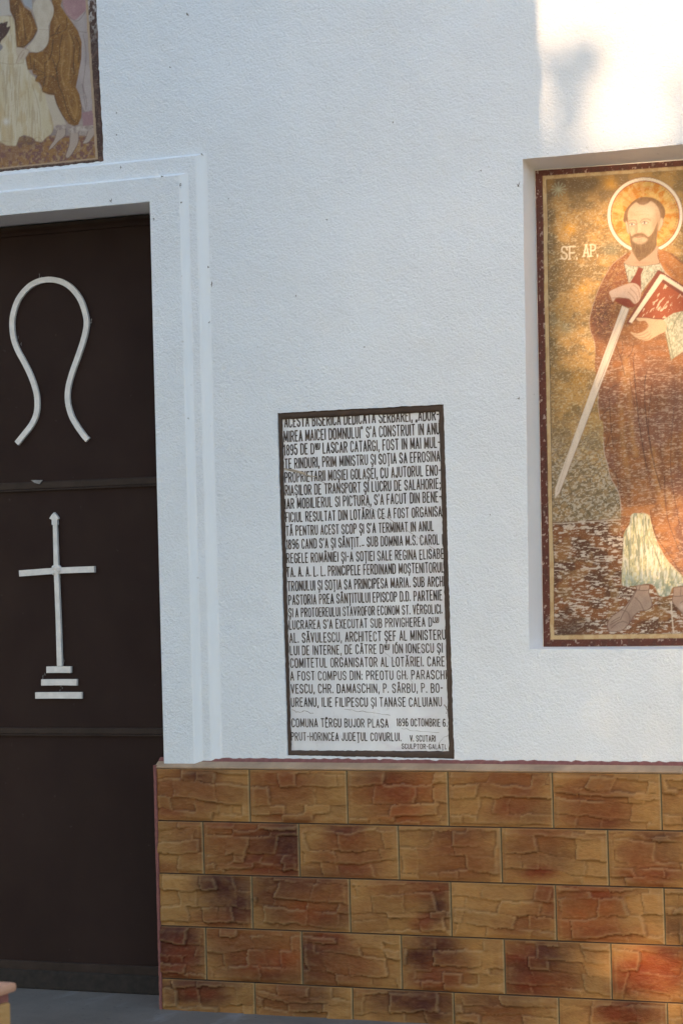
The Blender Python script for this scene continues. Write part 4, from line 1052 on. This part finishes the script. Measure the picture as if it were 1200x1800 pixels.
# inscription
for (txt, x0, x1, yb, hh) in (('SF.', 345, 455, 862, 88), ('AP.', 500, 600, 842, 82)):
    gl, tot = layout(txt, .40, .16)
    for (k, x, wd, s, rise, sup) in gl:
        for st in G[k][1]:
            cv.stroke([(900+(x0+(x1-x0)*(x+u*wd)/tot)/4, 240+(yb-v*hh)/4) for u, v in st], 2.6, (.70, .58, .40), .95, .6, 9, False)
        for (u, v) in {'S': ((0, .04), (1, .96)), 'F': ((0, 0), (0, 1), (.8, .5), (1, 1)), 'A': ((0, 0), (1, 0), (.5, 1)), 'P': ((0, 0), (0, 1))}.get(k, ()):
            cxs = 900+(x0+(x1-x0)*(x+u*wd)/tot)/4; cys = 240+(yb-v*hh)/4
            cv.stroke([(cxs-2.2, cys+.4), (cxs+2.2, cys-.4)], 1.9, (.70, .58, .40), .95, .6, 9, False)
# borders
el = cv.X-(MU[1][0]+(MU[0][0]-MU[1][0])*(cv.Z-MU[1][1])/(MU[0][1]-MU[1][1]))
Zt = MU[0][1]+(MU[3][1]-MU[0][1])*(cv.X-MU[0][0])/(MU[3][0]-MU[0][0]); et = Zt-cv.Z; eb = cv.Z-.440; er = 2.075-cv.X
wl = .0275+.004*(fbm(cv.Z*6, cv.Z*0, 4)-.5)
ed = np.minimum(np.minimum(el*.0275/wl, et*1.25), np.minimum(eb, er))
jit = .0012*(fbm(px/5, py/5, 22)-.5)
ed = ed+jit
m = sstep(.0435, .0415, ed); cv.C += (np.array((.50, .36, .19))-cv.C)*m[..., None]; cv.L[ed < .0425] = 1
cv.wear((ed < .0425)*1., (.40, .24, .10), 8, 14, .45, .65, .6, 12)
m = sstep(.0285, .0268, ed); cv.C += (np.array((.092, .023, .014))-cv.C)*m[..., None]; rb_ = ed < .0276; cv.L[rb_] = 2*0+10
cv.wear(rb_*1., (.60, .48, .42), 4, 5, .66, .76, .5, 14); cv.wear(rb_*1., (.06, .02, .014), 10, 16, .5, .65, .6, 16)
cv.wear(rb_*sstep(.02, .03, ed+.02*0)*1., (.2, .05, .03), 12, 20, .5, .6, .4, 17)
mm = sstep(.0455, .044, ed)*sstep(.0415, .043, ed); cv.C += (np.array((.08, .05, .03))-cv.C)*(mm*.7)[..., None]
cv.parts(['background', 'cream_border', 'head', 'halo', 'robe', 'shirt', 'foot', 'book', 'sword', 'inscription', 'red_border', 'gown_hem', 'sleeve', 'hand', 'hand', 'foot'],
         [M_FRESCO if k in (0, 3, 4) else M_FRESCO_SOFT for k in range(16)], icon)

# ---------------------------------------------------------------- left painting above the door: robed figures
YLm = YW+.006
scene_p = empty('figure_painting', (-1.55, YLm, 2.35))
tag(scene_p, 'faded wall painting of robed standing figures above the door, with bare feet showing', 'wall painting')
xs = np.concatenate([np.arange(-2.545, -1.12, .007), np.arange(-1.12, -.565, .0028)]); zs = np.concatenate([np.arange(2.335, 3.06, .0028), np.arange(3.06, 3.76, .007)])
cv = Canvas(*np.meshgrid(xs, zs), YLm); px, py = cv.px, cv.py
P4 = lambda *p: [(x/5.805, y/5.806) for x, y in p]
cv.C[:] = np.array((.30, .24, .21))
cv.C += (np.array((.23, .18, .17))-cv.C)*sstep(.4, .6, fbm(px/30, py/40, 3))[..., None]
# more figures to the left, out of the frame
for k, (x0, c) in enumerate(((-70, (.26, .13, .04)), (-140, (.30, .20, .20)), (-215, (.44, .38, .27)), (-290, (.22, .10, .05)), (-360, (.33, .26, .24)))):
    cv.fill([(x0-30, -300), (x0+30, -300), (x0+44, 0), (x0+46, 260+k*6), (x0-40, 262+k*6), (x0-46, 0)], c, 1.2, 1, 2, True, 3, (tuple(v*.7 for v in c), 10, 24, .6, k+4), k)
cv.fill(P4((640,-1500),(950,-1500),(950,0),(992,1100),(940,1150),(870,1142),(840,1080),(780,880),(830,500),(800,310),(720,200),(640,60)), (.36, .30, .28), 1.2, 1, 2, False, 0, ((.28, .23, .22), 14, 26, .8, 8))
cv.fill(P4((640,-60),(760,-120),(885,0),(885,90),(830,150),(760,205),(690,160),(650,60)), (.34, .20, .20), 1.2, 1, 2, True, 1, ((.28, .15, .16), 12, 12, .7, 5))
cv.fill(P4((838,1150),(900,1140),(1000,1108),(1003,1285),(850,1292)), (.27, .155, .165), 1, 1, 2, False)
for s_ in (P4((810,320),(880,330),(945,325)), P4((700,160),(790,215),(880,110),(900,20)), P4((850,350),(880,520),(870,700),(850,900),(880,1120)), P4((930,420),(935,700),(960,1090)), P4((640,0),(655,100),(720,190)), P4((840,860),(880,1000),(890,1090))): cv.stroke(s_, 1.2, (.16, .10, .09), .6)
# ground
gm = sstep(1370, 1400, py*5.806-(px*5.805)*-.00)*1.
gc = np.array((.25, .125, .045))+(np.array((.16, .075, .06))-np.array((.25, .125, .045)))*sstep(.42, .58, fbm(px/6, py/6, 13, 4))[..., None]
gc = gc+(np.array((.34, .22, .11))-gc)*(.7*sstep(.55, .68, fbm(px/4, py/5, 23, 4)))[..., None]
cv.C += (gc-cv.C)*(gm*sstep(-500, -400, px))[..., None]
cv.blob(*P4((270, 1440))[0], 22, 10, (.11, .07, .05), .6, 1, 4); cv.blob(*P4((60, 1560))[0], 40, 14, (.16, .08, .07), .5, 1, 6)
# cream gown
gown = P4((-420,-100),(-200,20),(0,155),(130,170),(160,250),(172,470),(230,500),(270,640),(310,740),(360,800),(430,900),(480,980),(530,1200),(560,1290),(540,1345),(430,1445),(365,1440),(330,1398),(250,1378),(200,1402),(170,1490),(60,1482),(0,1440),(-150,1470),(-300,1440),(-460,1300))
cv.fill(gown, (.46, .385, .255), 1.2, 1, 3, False, 1.5, ((.50, .44, .33), 7, 40, .9, 17))
cv.wear((cv.L == 3)*1., (.30, .21, .12), 3, 34, .56, .68, .45, 20); cv.wear((cv.L == 3)*1., (.40, .29, .15), 9, 30, .5, .66, .55, 19)
cv.fill(P4((-200,-200),(90,-100),(95,20),(112,120),(128,155),(0,162),(-200,40)), (.42, .375, .33), 1, 1, 3, False)
for s_ in (P4((150,170),(160,300),(172,470)), P4((40,720),(60,1000),(50,1180)), P4((210,680),(190,1000),(170,1280)), P4((0,640),(120,655),(240,640)), P4((480,985),(520,1180),(545,1330),(440,1440),(365,1438)), P4((350,1420),(400,1400),(430,1440)), P4((200,1400),(180,1480),(60,1485),(20,1440),(90,1445)),
           P4((330,860),(400,1100),(420,1330)), P4((100,680),(110,900)), P4((290,900),(310,1200))): cv.stroke(s_, 1.1, (.22, .15, .09), .5)
cv.blob(*P4((65, 1240))[0], 5, 6, (.55, .55, .54), .8)
# dark wings at the left edge
cv.fill(P4((-60,330),(0,240),(40,232),(82,220),(72,275),(108,268),(92,320),(60,370),(20,410),(0,445),(-50,470)), (.065, .032, .026), .9, 1, 3)
cv.fill(P4((-30,430),(0,440),(32,475),(20,505),(0,522),(-30,520)), (.22, .19, .19), .9, 1, 3)
# leg, cuffs, feet
cv.fill(P4((465,968),(552,972),(600,1100),(660,1228),(670,1282),(560,1288),(530,1200)), (.43, .36, .28), 1, 1, 7)
FT = 8
for f in (P4((590,1300),(660,1300),(668,1380),(600,1440),(545,1500),(500,1532),(520,1480),(560,1420)), P4((720,1345),(792,1345),(803,1440),(762,1530),(705,1608),(672,1592),(708,1480)), P4((910,1300),(968,1305),(968,1360),(940,1410),(900,1455),(848,1462),(880,1400))):
    cv.fill(f, (.36, .28, .23), .9, 1, FT); FT += 1; cv.stroke(f+f[:1], 1.1, (.12, .07, .055), .75)
for f in (P4((552,1290),(660,1272),(672,1312),(590,1335)), P4((690,1325),(750,1290),(850,1298),(842,1352),(720,1355)), P4((850,1290),(960,1280),(975,1310),(870,1340))):
    cv.fill(f, (.42, .35, .30), 1, 1, 7, True, 1, ((.22, .16, .14), 4, 4, .8, 3))
# ochre-brown mantle
mant = P4((530,0),(560,-200),(700,-260),(620,60),(680,150),(740,230),(800,320),(836,430),(832,600),(802,760),(776,890),(812,960),(836,1080),(832,1200),(800,1272),(760,1286),(700,1262),(640,1180),(580,1060),(555,972),(500,966),(438,940),(425,880),(405,845),(360,828),(385,775),(340,752),(330,715),(286,712),(265,600),(280,540),(440,520),(500,380),(520,200),(545,90))
cv.fill(mant, (.225, .105, .023), 1, 1, 5, False, 0, ((.15, .062, .014), 9, 18, .9, 27))
cv.fill(P4((100,0),(180,-60),(250,70),(320,120),(352,200),(386,300),(340,390),(245,490),(174,482),(150,200),(105,110)), (.20, .09, .02), 1, 1, 5, False, 0, ((.12, .05, .013), 8, 22, .9, 28))
for (x, y, rx, ry) in ((700, 480, 70, 170), (680, 900, 50, 120), (600, 200, 40, 80), (760, 1150, 40, 70), (220, 250, 30, 130)): cv.blob(*P4((x, y))[0], rx/5.8, ry/5.8, (.30, .155, .045), .45, 1, 4)
cv.wear((cv.L == 5)*1., (.40, .24, .10), 3, 3, .66, .78, .6, 29)
dl = (.055, .026, .012)
for s_ in (P4((520,365),(600,335),(680,290),(682,185)), P4((640,350),(612,480),(610,600),(580,700),(600,860),(645,970),(700,1160),(760,1240)), P4((540,600),(565,680),(585,760)), P4((460,640),(462,760),(450,850),(430,925)), P4((460,790),(520,775),(580,812)), P4((290,700),(380,710),(452,745)), P4((365,815),(390,770),(440,760)), P4((440,930),(500,950),(560,960)),
           P4((560,985),(600,1100),(680,1230)), P4((720,350),(760,460),(750,640),(760,760)), P4((770,380),(815,470),(800,640)), P4((545,400),(525,560),(470,640)), P4((355,600),(350,690)), P4((310,560),(318,690)), P4((180,480),(250,470),(330,400),(385,305)), P4((240,200),(270,400)), P4((150,150),(190,400)), P4((340,60),(350,150),(386,290)), P4((620,250),(570,340))):
    cv.stroke(s_, 1.5, dl, .75)
for s_ in (P4((700,330),(730,460),(715,640),(700,800)), P4((660,420),(640,600),(630,760),(660,880)), P4((560,150),(590,240),(560,300)), P4((760,960),(790,1080),(770,1200)), P4((690,980),(720,1100),(770,1210)), P4((480,560),(500,700),(480,860)), P4((200,60),(230,200),(240,380)), P4((290,160),(330,290),(290,400)), P4((345,600),(400,640),(440,690))):
    cv.stroke(s_, 2.2, (.36, .20, .07), .6, 1.4)
# pale sleeve, hand, blue cuff
cv.fill(P4((335,90),(370,-10),(440,-60),(510,0),(548,75),(546,150),(520,215),(500,260),(502,400),(470,482),(400,532),(330,532),(270,492),(330,420),(386,320),(372,230)), (.47, .405, .325), 1, 1, 4, True, 0, ((.40, .33, .25), 10, 14, .7, 33))
cv.stroke(P4((502,260),(502,400),(470,482),(400,532),(330,532)), 1.1, (.14, .08, .05), .7); cv.stroke(P4((400,300),(440,302),(495,305)), .9, (.25, .18, .13), .5)
cv.fill(P4((235,-10),(320,-10),(332,70),(325,95),(290,70),(255,50)), (.30, .31, .33), 1, 1, 4)
cv.fill(P4((170,486),(260,498),(302,522),(262,590),(225,602),(205,628),(163,648),(190,590),(172,556)), (.43, .345, .26), .9, 1, 4)
for s_ in (P4((240,510),(195,570),(168,640)), P4((250,540),(215,600)), P4((262,500),(300,520),(262,590))): cv.stroke(s_, .9, (.2, .12, .08), .7)
# borders
xr = np.where(cv.Z < 2.99, W(182.5, 283, YLm)[0]+(cv.Z-2.346)*(-.0445), -.6147)
er = xr-cv.X; eb = cv.Z-2.346; el = cv.X+2.525
ed = np.minimum(np.minimum(er*.9, el), eb*1.5)+.002*(fbm(px/4, py/4, 44)-.5)
wtaper = .021*sstep(3.1, 2.7, cv.Z)+.004
m = (ed < .032)*sstep(.0315, .0305, ed); cv.C += (np.array((.36, .255, .165))-cv.C)*m[..., None]; cv.L[ed < .031] = 1
m = sstep(.0225, .0205, ed); cv.C += (np.array((.055, .026, .020))-cv.C)*m[..., None]; cv.L[ed < .0215] = 6
cv.wear((ed < .0215)*1., (.14, .075, .055), 5, 9, .5, .7, .6, 46); cv.wear((ed < .0215)*sstep(2.75, 3.0, cv.Z), (.45, .42, .40), 4, 6, .5, .62, .8, 47)
cv.parts(['background', 'cream_border', 'grey_robe', 'cream_gown', 'arm', 'brown_mantle', 'dark_border', 'leg', 'foot', 'foot', 'foot'], [M_FRESCO_L]*11, scene_p)

# ================================================================== PORCH, PARAPET, GROUND
q = MB(); q.bevbox((-4.5, -5.4, -1.10), (5.0, .9, FLOOR), .012); tag(q.build('porch_floor', M_FLOOR), kind='structure')
gx = np.linspace(-150, 150, 61); gz = np.linspace(-250, 60, 63)
X, Y = np.meshgrid(gx, gz); Zg = -1.085-.0*X+.25*(fbm(X/18, Y/18, 5)-.5)*sstep(6, 20, np.hypot(X, Y+2)); Zg = Zg-.02
i = np.arange(X.size).reshape(X.shape)
gr_ = mesh_obj('ground', np.stack([X, Y, Zg], -1).reshape(-1, 3), np.stack([i[:-1, :-1], i[:-1, 1:], i[1:, 1:], i[1:, :-1]], -1).reshape(-1, 4), M_GROUND)
tag(gr_, kind='structure')

# low tiled parapet of the porch; only its end corner shows, out of focus
YQ = -4.0
xq, zq = W(27, 1726, YQ)
par = empty('tiled_parapet', (xq-.2, YQ-.5, FLOOR))
tag(par, 'blurred corner of a low tan stone tiled parapet at the near left of the porch', 'parapet')
M_PT = NT('parapet_tile', .5, .2)
M_PT.color(M_PT.mix(M_PT.ramp(M_PT.noise(5, 4, .6), [(.35, 0.), (.7, 1.)]), (.40, .23, .085), (.33, .12, .04)))
M_PT.bump(M_PT.noise(24, 5, .6, (1, 1, 2)), .012, .7); M_PT = M_PT.mat
q = MB(); q.bevbox((xq-.26, YQ-1.6, FLOOR+.002), (xq-.012, YQ-.004, zq-.02), .006); q.build('parapet_core', M_PINK, par)
q = MB(); z0 = FLOOR+.003; row = 0                       # tiles on the long side
while z0 < zq-.06:
    z1 = min(z0+.2, zq-.022); y1 = YQ-.018; k = 0
    while y1 > YQ-1.58:
        y0 = max(YQ-1.6, y1-(.2 if row % 2 and k == 0 else .4))
        q.bevbox((xq-.014, y0+.002, z0+.002), (xq, y1-.002, z1-.002), .004); y1 = y0; k += 1
    z0 = z1; row += 1
q.build('parapet_tile', M_PT, par)
q = MB(); q.bevbox((xq-.275, YQ-1.62, zq-.02), (xq+.004, YQ+.002, zq), .008); q.build('coping', plain('pink_coping', (.42, .22, .14), .7, .25, 8, .003, 60), par)

# ================================================================== OUT OF FRAME: made-up tower, and trees, that shade the wall
bt = empty('shade_tower', (-1.0, -4.8, -1.1))
tag(bt, 'tall plain white unseen tower, added opposite the church door to shade the wall', 'shade tower')
XE = W(947, 60)[0]-(5.2+YW)*math.tan(SUN_AZ)  # unseen tower, form invented, placed to cast the wall's straight shade edge
q = MB(); q.bevbox((XE-3.2, -5.2, -1.2), (XE, -3.6+.8-1.6, 5.6), .01); q.build('tower_wall', M_PLASTER, bt)
q = MB(); q.bevbox((XE-3.35, -5.2, 5.6), (XE+.0, -4.4, 5.72), .02)
P_ = [(XE-3.35, -5.2, 5.72), (XE, -5.2, 5.72), (XE, -4.4, 5.72), (XE-3.35, -4.4, 5.72), (XE-1.6, -4.8, 7.2)]
q.add(P_, [[0, 1, 4], [1, 2, 4], [2, 3, 4], [3, 0, 4]], 0); q.build('tower_roof', plain('tin_roof', (.20, .20, .21), .5, .2), bt)

M_LEAF = NT('green_leaves', .6, .3)
M_LEAF.color(M_LEAF.mix(M_LEAF.ramp(M_LEAF.noise(2.5, 3), [(.3, 0.), (.7, 1.)]), (.035, .065, .018), (.075, .11, .03)))
M_LEAF = M_LEAF.mat
M_BARK = plain('rough_bark', (.10, .075, .055), .9, .4, 8, .02, 20)
# sun patches on the wall that the crown gaps are cut for: (px, py, rx, ry, amount)
LIT = [(1030,15,100,60,.38),(1160,30,70,110,.38),(1150,215,75,60,.38),(959,165,14,40,.2),(1090,150,60,60,.1),(955,20,12,60,.2),
       (1030,410,75,90,.75),(1130,400,90,120,.85),(1010,540,60,70,.55),(1090,640,60,60,.75),(1150,560,70,90,.65),(1010,650,45,110,.5),(1190,640,40,80,.6),
       (1175,850,60,60,.6),(1110,930,55,65,.8),(1150,1000,55,50,.75),(1195,930,45,80,.5),(1020,760,50,60,.28),(985,860,25,60,.15),(1140,760,50,50,.2),
       (1190,1160,60,34,.42),(1110,1330,70,34,.28),(1060,1400,32,34,.6),(1045,1560,50,40,.35),(1160,1630,60,30,.35),(1115,1695,60,45,.9),(1185,1700,40,60,.9),(1070,1785,32,40,.9),(1190,1790,30,40,.8)]
DIM = [(1020,112,70,22,.34),(1012,218,40,26,.38),(964,238,18,26,.2),(1060,95,40,18,.15)]
YT = -21.0
LITW = [(*W(px, py, .1), rx*.00235, ry*.0021, a) for px, py, rx, ry, a in LIT]
DIMW = [(*W(px, py, .1), rx*.00235, ry*.0021, a) for px, py, rx, ry, a in DIM]
def transm(x, z):
    base = .74*sstep(2.12, 2.24, z)+.0
    T = base+.13*sstep(1.25, 1.6, x)*sstep(.1, -.1, z)
    for cx, cz, rx, rz, a in LITW: T = T+a*np.exp(-(((x-cx)/rx)**2+((z-cz)/rz)**2)**1.3)
    for cx, cz, rx, rz, a in DIMW: T = T*(1-a*np.exp(-(((x-cx)/rx)**2+((z-cz)/rz)**2)**1.3))
    T = np.where(z > 3.2, .5, T); T = np.where(x > 2.3, .35, T)
    return np.clip(T, 0, 1)
def tree(name, label, cx, cy, h, rx, rz, zc, nleaf, seed, gaps):
    t = empty(name, (cx, cy, -1.1)); tag(t, label, 'tree', 'trees opposite the church front')
    r = np.random.default_rng(seed); rr = random.Random(seed)
    # trunk and limbs
    q = MB()
    def limb(p, d, L, r0, depth):
        pts = [Vector(p)]; dd = Vector(d).normalized()
        for k in range(5):
            dd = (dd+Vector((rr.gauss(0, .12), rr.gauss(0, .12), rr.gauss(.04, .08)))).normalized(); pts.append(pts[-1]+dd*L/5)
        ns = 8; V = []; F = []
        for k, pt in enumerate(pts):
            rad = r0*(1-.65*k/5); a = dd.orthogonal().normalized(); b = dd.cross(a)
            V += [tuple(pt+(a*math.cos(2*math.pi*s/ns)+b*math.sin(2*math.pi*s/ns))*rad) for s in range(ns)]
            if k: F += [[(k-1)*ns+s, (k-1)*ns+(s+1) % ns, k*ns+(s+1) % ns, k*ns+s] for s in range(ns)]
        q.add(V, F, 0, True)
        if depth:
            for k in range(4):
                a = rr.uniform(0, 6.28); limb(pts[rr.randint(2, 5)], dd*.5+Vector((math.cos(a), math.sin(a)*.6, rr.uniform(.1, .6))), L*rr.uniform(.5, .75), r0*.4, depth-1)
    limb((cx, cy, -1.15), (0, 0, 1), h*.62, .28, 2 if not gaps else 1)
    q.build('trunk', M_BARK, t)
    n = nleaf*3
    P = np.stack([r.uniform(-1, 1, n)*rx, r.uniform(-1, 1, n)*1.6, r.uniform(-1, 1, n)*rz], 1)
    e = (P[:, 0]/rx)**2+(P[:, 1]/1.6)**2*.6+(P[:, 2]/rz)**2
    lump = fbm(P[:, 0]*1.1+seed, P[:, 2]*1.1, seed)
    P = P[e < .75+.7*lump]; P += np.array((cx, cy, zc))
    # follow the sunlight from every leaf to the wall, thin the crown where light gets through
    tt = (.1-P[:, 1])/SDIR.y
    T = transm(P[:, 0]+SDIR.x*tt, P[:, 2]+SDIR.z*tt)
    keep = r.random(len(P)) > np.clip(T*1.15, 0, 1) if gaps else r.random(len(P)) > .25
    P = P[keep][:nleaf]; n = len(P)
    s = r.uniform(.05, .085, n)
    u = r.normal(size=(n, 3)); u /= np.linalg.norm(u, axis=1)[:, None]
    v = np.cross(u, r.normal(size=(n, 3))); v /= np.linalg.norm(v, axis=1)[:, None]
    V = np.stack([P-u*s[:, None]*1.3, P+v*s[:, None]*.7, P+u*s[:, None]*1.3, P-v*s[:, None]*.7], 1).reshape(-1, 3)
    mesh_obj('crown', V, np.arange(4*n).reshape(n, 4), M_LEAF, t)
dxs = -(-YT+.1)*math.tan(SUN_AZ); dzs = (-YT+.1)*math.tan(SUN_EL)/math.cos(SUN_AZ)
tree('leafy_tree', 'broad leafy tree with crown gaps cut for the sun patches, standing across the yard from the church', 1.5+dxs, YT, 9, 3.2, 3.4, 1.25+dzs, 26000, 3, True)
for k, (x, y, h) in enumerate(((7.5, -24, 9), (12, -19, 8), (-8, -23, 10), (-6.5, -8, 9))):  # last tree is added to block skylight from the left
    tree('leafy_tree', ['leafy tree right of the broad gappy one', 'shorter tree at the far right of the row', 'tall leafy tree behind the shade tower', 'dense unseen tree nearest the church, added left of the shade tower to block skylight'][k], x, y, h, 2.8, 3, h*.62, 7000, 20+k, False)
